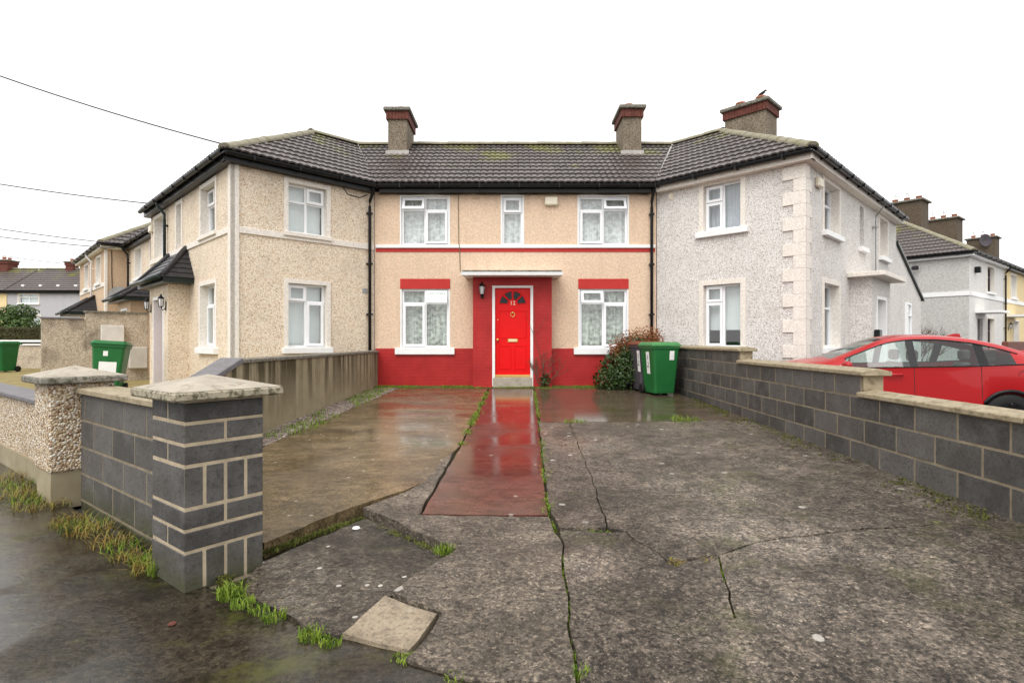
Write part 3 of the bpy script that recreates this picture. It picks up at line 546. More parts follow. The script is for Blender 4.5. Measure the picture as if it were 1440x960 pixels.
# ---- corner houses either side
def hood(parent, F, s0, s1, out, zl, zh, ins=.55):
    n = 6; m = MB()
    for k in range(n):
        f0 = k/n; f1 = (k+1)/n; e = .045; e1_ = .012
        a0, b0, o0_ = s0+ins*f0-e, s1-ins*f0+e, out*(1-f0)+e; a1, b1, o1_ = s0+ins*f1-e1_, s1-ins*f1+e1_, max(.02, out*(1-f1)+e1_); z0 = zl+(zh-zl)*f0; z1 = zl+(zh-zl)*f1
        m.hexa([F.pt(a0, 0, z0), F.pt(b0, 0, z0), F.pt(b0, o0_, z0), F.pt(a0, o0_, z0), F.pt(a1, 0, z1+.012), F.pt(b1, 0, z1+.012), F.pt(b1, o1_, z1+.012), F.pt(a1, o1_, z1+.012)])
    h = m.build('porch_roof', 'slate_dark', parent); fb('soffit', 'green_black', h, F, s0+.02, s1-.02, 0, out-.02, zl-.12, zl-.001)
    m = MB(); m.tube([F.pt(s0-.06, out+.09, zl-.02), F.pt(s1+.06, out+.09, zl-.02)], .055, 8); m.build('gutter', 'green_black', h, smooth=True)
    for a, b in ((s0, s0+ins), (s1, s1-ins)): m = MB(); m.tube([F.pt(a, out, zl+.03), F.pt(b, .02, zh+.05)], .06, 8); m.build('hip_tile', 'slate_dark', h, smooth=True)
def porch(parent, F, s0, s1, out, zt, mat, door='dark_red', z0=.2):
    ds = (s0+s1)/2; m = MB(); m.fbox(F, s0, ds-.5, -.1, out, z0, zt); m.fbox(F, ds+.5, s1, -.1, out, z0, zt); m.fbox(F, ds-.5, ds+.5, -.1, out-.001, 2.40, zt); p = m.build('porch', mat, parent)
    q = MB(); q.fbox(F, ds-.499, ds-.43, .0, out+.012, z0, 2.40); q.fbox(F, ds+.43, ds+.499, .0, out+.012, z0, 2.40); q.fbox(F, ds-.43, ds+.43, .0, out+.011, 2.33, 2.399); q.build('door_frame', 'white_paint', parent)
    d = fb('door', door, parent, F, ds-.428, ds+.428, .02, .07, z0+.12, 2.328)
    for za, zb in ((.5, 1.15), (1.3, 2.15)):
        for sa, sb in ((-.33, -.05), (.05, .33)): fb('door_panel', door, d, F, ds+sa, ds+sb, .065, .08, za, zb, bevel=.006)
    P1('knob', 'brass', d, lambda m: m.tube([F.pt(ds-.36, .07, 1.3), F.pt(ds-.36, .13, 1.3)], .028, 8)); return p
def corner_house(name, label, C, b, u, Ff, Ft, J, W_, dash, trim, soff, tiles_f):
    h = thing(name, label, 'house', (C.x, C.y, .2)); w = lambda uu, bb, z=0: Vector((C.x+u.x*uu+b.x*bb, C.y+u.y*uu+b.y*bb, z)); zr = ZE+TP*(PV+OV)
    slope(h, Ff, [(J-dv(OV), -OV), (-OV, -OV), (PV, PV), (J+dv(PV), PV)], tiles_f)
    slope(h, Ft, [(-OV, -OV), (W_, -OV), (W_, PV), (PV, PV)], 'joined')
    m = MB(); X = 2*PV+OV
    m.poly([w(PV, PV, zr), w(PV, J+dv(PV), zr), w(X, J+dv(X), ZE), w(X, X, ZE)]); m.poly([w(PV, PV, zr), w(W_, PV, zr), w(W_, X, ZE), w(X, X, ZE)]); m.build('rear_roof', 'slate_dark', h, recalc=False)
    caps(h, w(PV, J+dv(PV), zr), w(PV, PV, zr)); caps(h, w(W_, PV, zr), w(PV, PV, zr)); caps(h, w(-OV, -OV, ZE), w(PV, PV, zr), .03)
    m = MB(); va = Ff.pt(J-dv(OV), OV, ZE); vb = Ff.pt(J+dv(PV), -PV, zr); dd = (vb-va); sd = dd.cross(Vector((0, 0, 1))).normalized()*.10; m.poly([va+sd+Vector((0, 0, .03)), vb+sd+Vector((0, 0, .03)), vb-sd+Vector((0, 0, .03)), va-sd+Vector((0, 0, .03))]); m.build('valley_lead', 'lead', h, recalc=False)
    eaves(h, Ff, -OV, J-dv(OV), soff); eaves(h, Ft, -OV, W_, soff, m0=.06, dz=-.004)
    gb = [w(W_, 0, 0), w(W_, 2*PV, 0), w(2*PV, 2*PV, 0), w(2*PV, J+dv(2*PV), 0), w(0, J, 0)]; shell(h, [(p.x, p.y) for p in gb], .1, 4.9, dash)
    m = MB(); m.poly([w(W_, 0, 4.9), w(W_, 2*PV, 4.9), w(W_, PV, zr-.05)]); m.build('gable', dash, h, recalc=False)
    return h
JLs = 3.09; JRs = 3.16
lh = corner_house('corner_house', 'cream pebble-dashed corner house with pale bands and slate porch hood', CL, bL, uL, FLf, FLt, JLs, 6.56, 'dash_cream', 'cream_trim', 'black_plastic', 'parts')
wall('wall', 'dash_cream', lh, FLf, 0, JLs, .1, 4.80, [(1.08, 1.92, 3.60, 4.63), (1.08, 1.92, 1.22, 2.56)]); wall('wall', 'dash_cream', lh, FLt, 0, 6.56, .1, 4.80, [(.92, 1.9, 3.60, 4.63), (3.42, 3.86, 3.60, 4.63), (5.05, 6.05, 3.60, 4.63), (.92, 1.95, 1.22, 2.55), (3.25, 4.2, .2, 2.4)])
for F, L in ((FLf, JLs), (FLt, 6.56)):
    fb('corner_strip', 'cream_trim', lh, F, -.035 if F is FLf else -.033, .125, -.05, .033, .55, 4.76); fb('string_band', 'cream_trim', lh, F, .126, L-.02, -.05, .030, 3.45, 3.575, bevel=.006); fb('base_band', 'cream_trim', lh, F, -.02, L, -.05, .018, .1, .50)
sr = ('cream_trim', .085, .028)
FIX4 = [(.36, 'fix'), (.64, 'fix')]
window(FLf, lh, 1.08, 1.92, 3.60, 4.63, two([(.34, 'fix'), (.66, 'fix')], [(.34, 'sash'), (.66, 'fix')]), .10, curtain='blind', surround=sr, sill=('cream_trim', .10, .07, .08))
window(FLf, lh, 1.08, 1.92, 1.22, 2.56, two([(.26, 'sash'), (.74, 'fix')], [(.26, 'fix'), (.74, 'sash')]), .10, curtain='blind', surround=sr, sill=('white_paint', .12, .09, .12))
window(FLt, lh, .92, 1.9, 3.60, 4.63, two(FIX4, [(.36, 'sash'), (.64, 'fix')]), .14, curtain='drape', surround=sr, sill=('cream_trim', .10, .07, .08)); window(FLt, lh, 3.42, 3.86, 3.60, 4.63, [(1, FIX4)], .14, curtain='blind', surround=sr); window(FLt, lh, 5.05, 6.05, 3.60, 4.63, two(FIX4, FIX4), .14, curtain='blind', surround=sr)
window(FLt, lh, .92, 1.95, 1.22, 2.55, two([(.3, 'sash'), (.7, 'fix')], [(.3, 'fix'), (.7, 'sash')]), .14, curtain='blind', surround=sr, sill=('white_paint', .12, .10, .13))
porch(lh, FLt, 2.85, 4.6, .42, 2.72, 'dash_cream'); hood(lh, FLt, 2.45, 5.0, .62, 2.76, 3.46); lantern(lh, FLt, 3.02, 2.25, .42); lantern(lh, FLt, 4.43, 2.25, .42)
pipe(lh, FLf, 2.93, .9, ZE-.08); pipe(lh, FLt, 4.75, 2.9, ZE-.08, mat='green_black'); alarm(lh, FLt, 6.33, 4.42); P1('cable', 'black_plastic', lh, lambda m: m.tube([FLf.pt(2.3, .02, 4.75), FLf.pt(2.42, .02, 4.62), FLf.pt(2.7, .02, 4.60), FLf.pt(2.9, .03, 4.7)], .009, 5))
fb('wall_vent', 'grey_plastic', lh, FLf, 2.78, 2.90, .0, .012, 2.45, 2.56)

rh = corner_house('corner_house', 'pale grey pebble-dashed corner house with white quoins and flat porch canopy', CR, bR, uR, FRf, FRt, JRs, 8.0, 'dash_grey', 'cream_trim', 'cream_trim', 'parts')
wall('wall', 'dash_grey', rh, FRf, 0, JRs, -.05, 4.80, [(1.22, 2.03, 3.70, 4.70), (1.22, 2.03, 1.22, 2.56)])
wall('wall', 'dash_grey', rh, FRt, 0, 8.0, -.05, 4.80, [(1.15, 2.22, 3.62, 4.66), (3.95, 4.35, 3.62, 4.62), (5.95, 6.85, 3.62, 4.66), (1.15, 2.22, 1.22, 2.56), (3.5, 4.5, -.05, 2.4)])
srg = ('cream_trim', .10, .016)
RL = two([(.99, 'fix')], [(.36, 'sash'), (.64, 'sash')])
window(FRf, rh, 1.22, 2.03, 3.70, 4.70, RL, .10, curtain='drape', surround=srg, sill=('white_paint', .16, .08, .12)); window(FRf, rh, 1.22, 2.03, 1.22, 2.56, two([(.99, 'fix')], [(.26, 'sash'), (.74, 'sash')]), .10, curtain='blind_up', surround=srg, sill=('white_paint', .12, .08, .12))
window(FRt, rh, 1.15, 2.22, 3.62, 4.66, two(FIX4, FIX4), .16, curtain='drape', surround=srg, sill=('white_paint', .10, .10, .11)); window(FRt, rh, 3.95, 4.35, 3.62, 4.62, [(1, FIX4)], .16, curtain='blind', sill=('white_paint', .10, .10, .11)); window(FRt, rh, 5.95, 6.85, 3.62, 4.66, two(FIX4, FIX4), .16, curtain='drape', surround=srg, sill=('white_paint', .10, .10, .11)); window(FRt, rh, 1.15, 2.22, 1.22, 2.56, two(FIX4, FIX4), .16, curtain='drape', surround=srg, sill=('white_paint', .10, .10, .12))
z = .05; k = 0
while z < 4.72:                                     # quoins, long and short courses
    hh = min(.243, 4.74-z); ln = .40 if k % 2 == 0 else .205
    fb('quoin', 'cream_trim', rh, FRf, -.028, ln, -.03, .028, z, z+hh, bevel=.004); fb('quoin', 'cream_trim', rh, FRt, -.0275, .30 if k % 2 else .20, -.03, .0285, z, z+hh, bevel=.004); z += .2455; k += 1
porch(rh, FRt, 3.1, 4.9, .435, 2.80, 'dash_grey', 'white_paint', z0=-.05); fb('canopy', 'cream_trim', rh, FRt, 2.85, 5.15, 0, .72, 2.80, 2.90, bevel=.01); fb('wall_lamp', 'cream_plastic', rh, FRt, 5.35, 5.5, 0, .10, 2.0, 2.35, bevel=.03); fb('letter_box', 'black_plastic', rh, FRt, 3.25, 3.5, .436, .55, 1.2, 1.62, bevel=.02)
chimney(rh, FRt, 3.7, 4.5, 2.1, 3.2, 6.2, 7.86, 2); alarm(rh, FRt, .72, 4.50); P1('wall_vent', 'cream_plastic', rh, lambda m: m.lathe([(.07, 0), (.08, -.02), (.03, -.03)], FRf.pt(2.78, .0, 4.62), 12, 'y')); pipe(rh, FRt, 5.2, .3, ZE-.08, r=.015, mat='grey_plastic')
# lean-to side extension of the grey house
m = MB(); m.poly([FRt.pt(8.0, -.01, -.05), FRt.pt(12, -.01, -.05), FRt.pt(12, -.01, 2.80), FRt.pt(8.0, -.01, 4.2)]); m.poly([FRt.pt(12, -.01, -.05), FRt.pt(12, -5, -.05), FRt.pt(12, -5, 2.8), FRt.pt(12, -.01, 2.8)]); m.build('side_extension', 'dash_grey', rh, recalc=False)
P1('extension_roof', 'green_black', rh, lambda m: m.prism([FRt.pt(8.0, .06, 4.21), FRt.pt(12.2, .06, 2.74), FRt.pt(12.2, .06, 2.81), FRt.pt(8.0, .06, 4.29)], -FRt.n*5.2)); window(FRt, rh, 9.3, 10.0, 1.3, 2.55, [(1, [(.3, 'fix'), (.7, 'fix')])], -.05, curtain=None, sill=('white_paint', .08, .14, .1))

# ---- plain terraced neighbours further off
def row_house(name, label, F, s0, s1, D, wallm, wins, hip=False, z_e=ZE, roof='joined', ch=None, door=None, base=.2, trim='cream_trim', soff='black_plastic', group=None, frame='upvc', depthw=.14):
    p = F.pt(s0, 0, base); h = thing(name, label, 'house', p, group=group); hd = D/2
    wall('wall', wallm, h, F, s0, s1, base, z_e-.15, [w[:4] for w in wins]+([(door-.45, door+.45, base, 2.3)] if door else []))
    for w in wins: window(F, h, *w[:4], two(FIX4, FIX4) if w[1]-w[0] > .6 else [(1, FIX4)], depthw, curtain='blind', surround=(trim, .07, .02), sill=('white_paint', .09, .09, .10), frame=frame)
    A = lambda s, d: F.pt(s, -d, 0).xy
    shell(h, [A(s1, 0), A(s1, D), A(s0, D), A(s0, 0)], base, z_e-.1, wallm)
    hs0 = s0+hd if hip else s0; slope(h, F, [(s0-(OV if hip else 0), -OV), (s1, -OV), (s1, hd), (hs0, hd)], roof, z_e)
    Fb = Face(A(s0, D), F.d.xy, -F.n.xy); slope(h, Fb, [(-(OV if hip else 0), -OV), (s1-s0, -OV), (s1-s0, hd), (hs0-s0, hd)], None, z_e); zr = z_e+TP*(hd+OV)
    if hip:
        Fe = Face(A(s0, 0), -F.n.xy, -F.d.xy); slope(h, Fe, [(-OV, -OV), (D+OV, -OV), (hd, hd)], 'joined', z_e); caps(h, F.pt(s0-OV, OV, z_e), F.pt(hs0, -hd, zr), .03); eaves(h, Fe, -OV, D, soff, z=z_e)
    caps(h, F.pt(hs0, -hd, zr), F.pt(s1, -hd, zr)); eaves(h, F, s0-(OV if hip else 0), s1, soff, z=z_e)
    m = MB(); m.poly([F.pt(s1, 0, z_e-.1), F.pt(s1, -D, z_e-.1), F.pt(s1, -hd, zr-.05)]); (m.poly([F.pt(s0, 0, z_e-.1), F.pt(s0, -D, z_e-.1), F.pt(s0, -hd, zr-.05)]) if not hip else 0); m.build('gable', wallm, h, recalc=False)
    for c in (ch or []): chimney(h, F, c[0], c[1], hd-c[2]/2, hd+c[2]/2, zr-.5, zr+c[3], c[4], c[5] if len(c) > 5 else 'dash_chimney', len(c) > 6)
    if door:
        d = fb('door', 'dark_brown_frame', h, F, door-.42, door+.42, -.15, -.10, base+.1, 2.28); fb('door_panel', 'dark_brown_frame', d, F, door-.3, door+.3, -.1, -.08, .6, 1.9, bevel=.006)
    return h
FB = FLt.shift(0, -.7)
bh = row_house('terraced_house', 'cream pebble-dashed house set back beyond the tall garden wall', FB, 6.58, 13.55, 5.8, 'dash_cream', [(7.6, 8.5, 3.6, 4.65), (9.7, 10.1, 3.6, 4.65), (11.4, 12.4, 3.6, 4.65), (7.6, 8.6, 1.3, 2.5)], roof=None)
hood(bh, FB, 8.6, 11.3, 1.0, 2.72, 3.4); porch(bh, FB, 9.0, 10.9, .75, 2.65, 'tan_render'); alarm(bh, FB, 7.0, 4.45); pipe(bh, FB, 13.3, .3, ZE-.08); fb('string_band', 'cream_trim', bh, FB, 6.6, 13.5, -.05, .03, 3.45, 3.57)
ch_ = row_house('terraced_house', 'tan rendered house with satellite dish and white downpipe at row end', FLt, 13.6, 20.2, 5.8, 'tan_render', [(14.6, 15.6, 3.6, 4.6), (17.6, 18.6, 3.6, 4.6)], hip=True, soff='cream_plastic')
fb('corner_strip', 'cream_trim', ch_, FLt, 13.57, 13.75, -.05, .03, .5, 4.76); fb('string_band', 'cream_trim', ch_, FLt, 13.76, 20, -.05, .028, 3.4, 3.55); pipe(ch_, FLt, 16.4, .3, ZE-.08, mat='white_paint'); hood(ch_, FLt, 15.4, 18.2, .9, 2.5, 3.1)
FC = Face(FLt.pt(13.6, 0, 0).xy, bL, -uL)
def dish(m):
    c = FC.pt(.35, .35, 3.05); n = Vector((.35, -.9, .25)).normalized(); a = n.orthogonal().normalized(); b = n.cross(a)
    rings = [[c+a*math.cos(t)*r+b*math.sin(t)*r*1.05-n*(.08*(1-(r/.33)**2)) for t in [2*math.pi*i/20 for i in range(20)]] for r in (.02, .12, .22, .33)]
    m.add([p for q in rings for p in q], [(i*20+k, i*20+(k+1) % 20, (i+1)*20+(k+1) % 20, (i+1)*20+k) for i in range(3) for k in range(20)]); m.tube([c-n*.08, FC.pt(.35, 0, 2.9)], .025, 6); m.tube([c-b*.3, c+n*.3], .012, 5)
P1('satellite_dish', 'grey_plastic', ch_, dish, recalc=False); P1('cable', 'black_plastic', ch_, lambda m: m.tube([FC.pt(.18, .015, 4.7), FC.pt(.18, .015, 3.9), FC.pt(.2, .015, 3.1)], .012, 5))
uD = Vector((.78, .62)).normalized(); FD = Face((18.3, 22.0), uD, (uD.y, -uD.x))
dh = row_house('terraced_house', 'white rendered hipped end house beyond the red car', FD, 0, 6.2, 6.8, 'white_render', [(2.9, 4.15, 3.5, 4.62), (2.9, 4.15, .9, 2.35)], hip=True, ch=[(4.0, 5.1, 1.5, 1.15, 3, 'chimney_dark', 1)], door=1.7, base=-.05, frame='dark_brown_frame', soff='white_paint')
FDe = Face((18.3, 22.0), -FD.n.xy, -uD); wall('wall', 'white_render', dh, FDe, .002, 6.8, -.05, 4.8, [])
fb('string_band', 'white_paint', dh, FD, 0, 6.15, -.05, .03, 3.2, 3.38); fb('string_band', 'white_paint', dh, FDe, -.03, 4, -.05, .03, 3.2, 3.38); fb('canopy', 'white_paint', dh, FD, .9, 2.6, 0, .8, 2.52, 2.62); pipe(dh, FD, 6.1, .2, ZE-.08); fb('security_light', 'black_plastic', dh, FD, .75, .95, 0, .2, 4.15, 4.4, bevel=.03); P1('flood_light', 'black_plastic', dh, lambda m: (m.tube([FDe.pt(1.75, 0, 4.55), FDe.pt(1.75, .2, 4.5)], .03, 6), m.lathe([(.02, .12), (.12, .1), (.14, -.02), (.10, -.05)], FDe.pt(1.75, .25, 4.42), 12)))
eh = row_house('terraced_house', 'yellow rendered house next to the white end house', FD, 6.25, 13.5, 6.8, 'yellow_render', [(7.6, 8.8, 3.5, 4.62), (8.2, 9.4, .9, 2.35), (11, 12.2, 3.5, 4.62)], ch=[(10.2, 11.3, 1.5, 1.15, 3, 'chimney_dark', 1)], base=-.05, roof='joined')
fb('canopy', 'white_paint', eh, FD, 6.6, 8.6, 0, .8, 2.52, 2.62); fb('string_band', 'white_paint', eh, FD, 6.3, 13.4, -.05, .03, 3.2, 3.38); lantern(eh, FD, 7.0, 2.1)
fh = row_house('terraced_house', 'far house with a dish-bearing chimney beyond the yellow house', FD, 13.55, 23, 6.8, 'white_render', [(15, 16.2, 3.5, 4.62)], ch=[(19.2, 20.3, 1.5, 1.15, 3, 'chimney_dark', 1)], base=-.05, roof=None)
P1('satellite_dish', 'bin_grey', fh, lambda m: m.lathe([(.02, .12), (.3, .05), (.42, 0), (.40, -.02), (.02, .06)], FD.pt(18.9, -3.1, 8.0), 18, 'y'))
FG = Face((-36, 39), (1, .012), (.012, -1))
gh = row_house('terraced_house', 'blue-grey rendered house with white boarded upper window across the far gardens', FG, .2, 6.4, 5.6, 'blue_render', [(1.0, 2.4, 4.05, 4.75), (1.5, 2.5, 2.0, 3.2)], ch=[(2.3, 2.85, .6, .65, 1, 'brick_red')], door=3.6, depthw=.05); yh = row_house('terraced_house', 'pale yellow rendered house joined to the blue-grey house', FG, -7, .15, 5.6, 'yellow_render', [(-3, -1.5, 3.6, 4.6)], roof='joined', ch=[(-2.75, -1.9, .9, .75, 2, 'brick_red')]); oh = row_house('terraced_house', 'far plain rendered house joined beyond the blue-grey house', FG, 6.45, 13, 5.6, 'blue_render', [(8, 9.4, 3.6, 4.6)], roof='joined')
for i in range(4): fb('roof_vent', 'white_paint', gh, FG, .9+i*1.25, 1.1+i*1.25, -.55, -.3, 5.3, 5.42)

# ------------------------------------------------------------------ walls and pillars
BC = {}
def bmesh_block(l, t, h, mat):
    k = (round(l, 3), round(t, 3), round(h, 3), mat)
    if k not in BC: m = MB(); m.box(-l/2, l/2, -t/2, t/2, -h/2, h/2); BC[k] = m.mesh('block', mat, bevel=.005)
    return BC[k]
def place(name, me, parent, F, s, o, z):
    x = F.d; y = -F.n
    if x.cross(y).z < 0: y = -y
    o_ = link(name, me, parent); o_.matrix_basis = Matrix.Translation(F.pt(s, o, z)+Vector((random.uniform(-.001, .001), random.uniform(-.001, .001), 0))) @ Matrix((x, y, Vector((0, 0, 1)))).transposed().to_4x4() @ Matrix.Rotation(random.uniform(-.004, .004), 4, 'Y'); return o_
def courses(parent, F, s0, s1, rows, t=.215, L=.45, J=.014, off=0):
    for j, (za, zb) in enumerate(rows):
        s = s0-(L/2 if (j+off) % 2 else 0)
        while s < s1-.02:
            a = max(s, s0); b = min(s+L, s1)
            if b-a > .05: place('block', bmesh_block(b-a-J, t, zb-za-J, 'concrete_block'), parent, F, (a+b)/2, -t/2, (za+zb)/2)
            s += L
    fb('mortar', 'mortar_grey', parent, F, s0+.004, s1-.004, -t+.003, -.003, rows[0][0], rows[-1][1]-.002)
def coping(parent, F, s0, s1, z, t=.215, over=.035, L=.6, mat='coping_stone', th=.055, rise=.03, name='coping_stone'):
    n = max(1, round((s1-s0)/L)); w = (s1-s0)/n
    for i in range(n):
        a = s0+i*w+.003; b = s0+(i+1)*w-.003; m = MB(); m.prism([F.pt(a, o, q) for o, q in ((over, z), (over, z+th*.75), (-t/2, z+th*.75+rise), (-t-over, z+th*.75), (-t-over, z))], F.d*(b-a)); m.build(name, mat, parent, bevel=.006)
dW = Vector((.0194, 1)).normalized(); FRW = Face((3.283, 1.2), dW, (-dW.y, dW.x))
rw = thing('block_wall', 'dark grey concrete block wall stepping down between driveway and red car', 'wall', (3.4, 6.5, .2))
B3 = [(-.07, .155), (.155, .38), (.38, .605), (.605, .815)]
courses(rw, FRW, 0, 10.7, B3); courses(rw, FRW, 4.1, 10.7, [(.815, 1.02)]); courses(rw, FRW, 7.1, 10.7, [(1.02, 1.20)], off=1)
coping(rw, FRW, -.02, 4.12, .817); coping(rw, FRW, 4.02, 7.12, 1.022); coping(rw, FRW, 7.02, 10.7, 1.202)
for s, z in ((4.1, .875), (7.1, 1.08)): fb('end_render', 'coping_stone', rw, FRW, s-.02, s-.003, -.20, -.015, z, z+.145)
# left retaining wall
dL = Vector((.0194, 1)).normalized(); FLW = Face((-3.243, 4.65), dL, (dL.y, -dL.x))
lw = thing('retaining_wall', 'brown stained rendered garden wall with black streaks and worn coping', 'wall', (-3.2, 9, .2))
P1('wall', 'stained_render', lw, lambda m: m.prism([FLW.pt(s, 0, z) for s, z in ((0, .0), (8.0, .1), (8.0, 1.09), (1.85, 1.09), (1.05, .84), (0, .84))], -FLW.n*.2))
coping(lw, FLW, 1.85, 8.0, 1.092, .2, .03, .95, 'coping_dark', .06, .01)
P1('coping_stone', 'coping_slate', lw, lambda m: m.prism([FLW.pt(1.0, .035, .84), FLW.pt(1.86, .035, 1.10), FLW.pt(1.84, .035, 1.16), FLW.pt(.98, .035, .90)], -FLW.n*.27), bevel=.008); coping(lw, FLW, .05, 1.0, .842, .2, .03, .6, 'coping_slate', .06, .005)
# near block pillar
e1 = Vector((-.79, .61)).normalized(); e2 = Vector((e1.y, -e1.x)); K = Vector((-1.76, 2.95))
FP = Face(K, e2, -e1); FPl = Face(K, e1, -e2)     # FP: right-hand face, FPl: left-hand face (along the wall)
pl = thing('gate_pillar', 'dark grey concrete block gate pillar with buff mortar and pyramid cap', 'pillar', (K.x, K.y+.3, 0)); A_ = .44; j = .012
def crs(z0, h, typ):
    zc = z0+h/2
    if typ == 'X':
        for i in range(2): place('block', bmesh_block(A_-.002, .214, h, 'concrete_block'), pl, FP, A_/2, -(.107+i*.226), zc)
    elif typ == 'Y':
        for i in range(2): place('block', bmesh_block(A_-.002, .214, h, 'concrete_block'), pl, FPl, A_/2, -(.107+i*.226), zc)
    else:
        for i in range(4): place('block', bmesh_block(A_-.002, .098, h, 'concrete_block'), pl, FPl, A_/2, -(.05+i*.1135), zc)
z = -.13
for h, ty in ((.10, 'X'), (.215, 'Z'), (.10, 'X'), (.10, 'Y'), (.215, 'Z'), (.10, 'X'), (.10, 'Y'), (.10, 'X')): crs(z, h, ty); z += h+.0165
fb('mortar', 'mortar_buff', pl, FP, .004, A_-.004, -A_+.004, -.004, -.13, z)
def cap(parent, F, a, zz, ov_=.085, th=.05, rise=.075, me='cap_edge', mt='cap_stone'):
    s0, s1, o0, o1 = -ov_, a+ov_, ov_, -a-ov_; m = MB(); m.hexa([F.pt(s, o, q) for q in (zz, zz+th) for s, o in ((s0, o0), (s1, o0), (s1, o1), (s0, o1))]); c = m.build('cap', me, parent, bevel=.01)
    m = MB(); b = [F.pt(s, o, zz+th+.001) for s, o in ((s0+.008, o0-.008), (s1-.008, o0-.008), (s1-.008, o1+.008), (s0+.008, o1+.008))]; m.add(b+[F.pt(a/2, -a/2, zz+th+rise)], [(0, 1, 4), (1, 2, 4), (2, 3, 4), (3, 0, 4), (0, 1, 2, 3)]); m.build('cap_top', mt, c)
cap(pl, FP, A_, z)
# front block wall and pebble pillar
FW = Face((K+e1*.44+e2*.20), e1, -e2)
fw = thing('block_wall', 'low dark grey block wall between the block pillar and the pebble pillar', 'wall', (-2.8, 4, 0))
courses(fw, FW, 0, 2.125, [(-.215, .01), (.01, .235), (.235, .46), (.46, .685), (.685, .91)], off=1); coping(fw, FW, 0, 2.125, .912, .215, .04, .56, 'coping_stone', .06, .004)
K2 = K+e1*2.57-e2*.01; FQ = Face(K2, e2, -e1)
pp = thing('gate_pillar', 'pebble-dashed gate pillar with dark weathered pyramid cap', 'pillar', (K2.x, K2.y+.3, 0)); fb('shaft', 'dash_pillar', pp, FQ, 0, .46, -.46, 0, .26, 1.0, bevel=.015); fb('base', 'stained_render', pp, FQ, .015, .445, -.445, -.015, -.05, .262); cap(pp, FQ, .46, 1.0, .075, .055, .085, 'coping_dark', 'cap_stone')
FW2 = Face(K2+e1*.46+e2*.14, e1, -e2); pw = thing('pebble_wall', 'low pebble-dashed wall with flat slate coping beside the pebble pillar', 'wall', (-6, 7, 0)); fb('wall', 'dash_pillar', pw, FW2, 0, 9, -.2, 0, .2, .76); fb('base', 'stained_render', pw, FW2, 0, 9, -.22, .02, -.05, .2); coping(pw, FW2, 0, 9, .762, .2, .05, .45, 'coping_slate', .055, .004)
# tall garden wall of the cream house
FT = Face(FLt.pt(6.62, 0, 0).xy, -bL, -uL); tw = thing('garden_wall', 'tall stained pebble-dashed garden wall stepping down outside the cream house', 'wall', (-10.5, 14.8, .3))
fb('wall', 'dash_wall', tw, FT, .05, 1.42, -.2, 0, .2, 2.10); fb('wall', 'dash_wall', tw, FT, 1.425, 2.30, -.2, -.02, .2, 1.92); fb('coping', 'coping_dark', tw, FT, .05, 1.45, -.23, .03, 2.101, 2.15); fb('coping', 'coping_slate', tw, FT, 1.46, 2.33, -.23, .01, 1.921, 1.96)
tag(fb('meter_cabinet', 'box_white', None, FT, .62, 1.12, .002, .12, 1.32, 1.78, bevel=.01), 'pale meter cabinet fixed high on the stained garden wall', 'cabinet'); tag(fb('meter_cabinet', 'box_grey', None, FT, .10, .52, .002, .2, .62, 1.2, bevel=.02), 'low grey meter box at the foot of the garden wall', 'cabinet')
FLo = Face((-32, 21.5), (1, 0), (0, -1)); low = thing('pebble_wall', 'far low pebble-dashed wall with pale rail coping behind a green bin', 'wall', (-22, 21.5, .3)); fb('wall', 'dash_wall', low, FLo, 0, 15.2, -.2, 0, .2, 1.2); fb('coping', 'white_paint', low, FLo, 0, 15.2, -.24, .04, 1.201, 1.26); fb('rail', 'white_paint', low, FLo, 0, 15.2, -.14, -.06, 1.33, 1.41)
tag(fb('brick_wall', 'brown_wood', None, Face((18.6, 20.6), uD, (uD.y, -uD.x)), 0, 6, -.2, 0, -.05, 1.35, bevel=.03), 'low red-brown wall in front of the white end house', 'wall')
for i in range(9): tag(P1('edging_stone', 'slate_dark', None, lambda m: m.box(-9.6+i*.36, -9.3+i*.36, 11.0+i*.03, 11.2+i*.03, .28, .36), bevel=.02), 'dark flat edging stone laid in the straw coloured garden', 'stone', 'edging stones in the cream house garden')

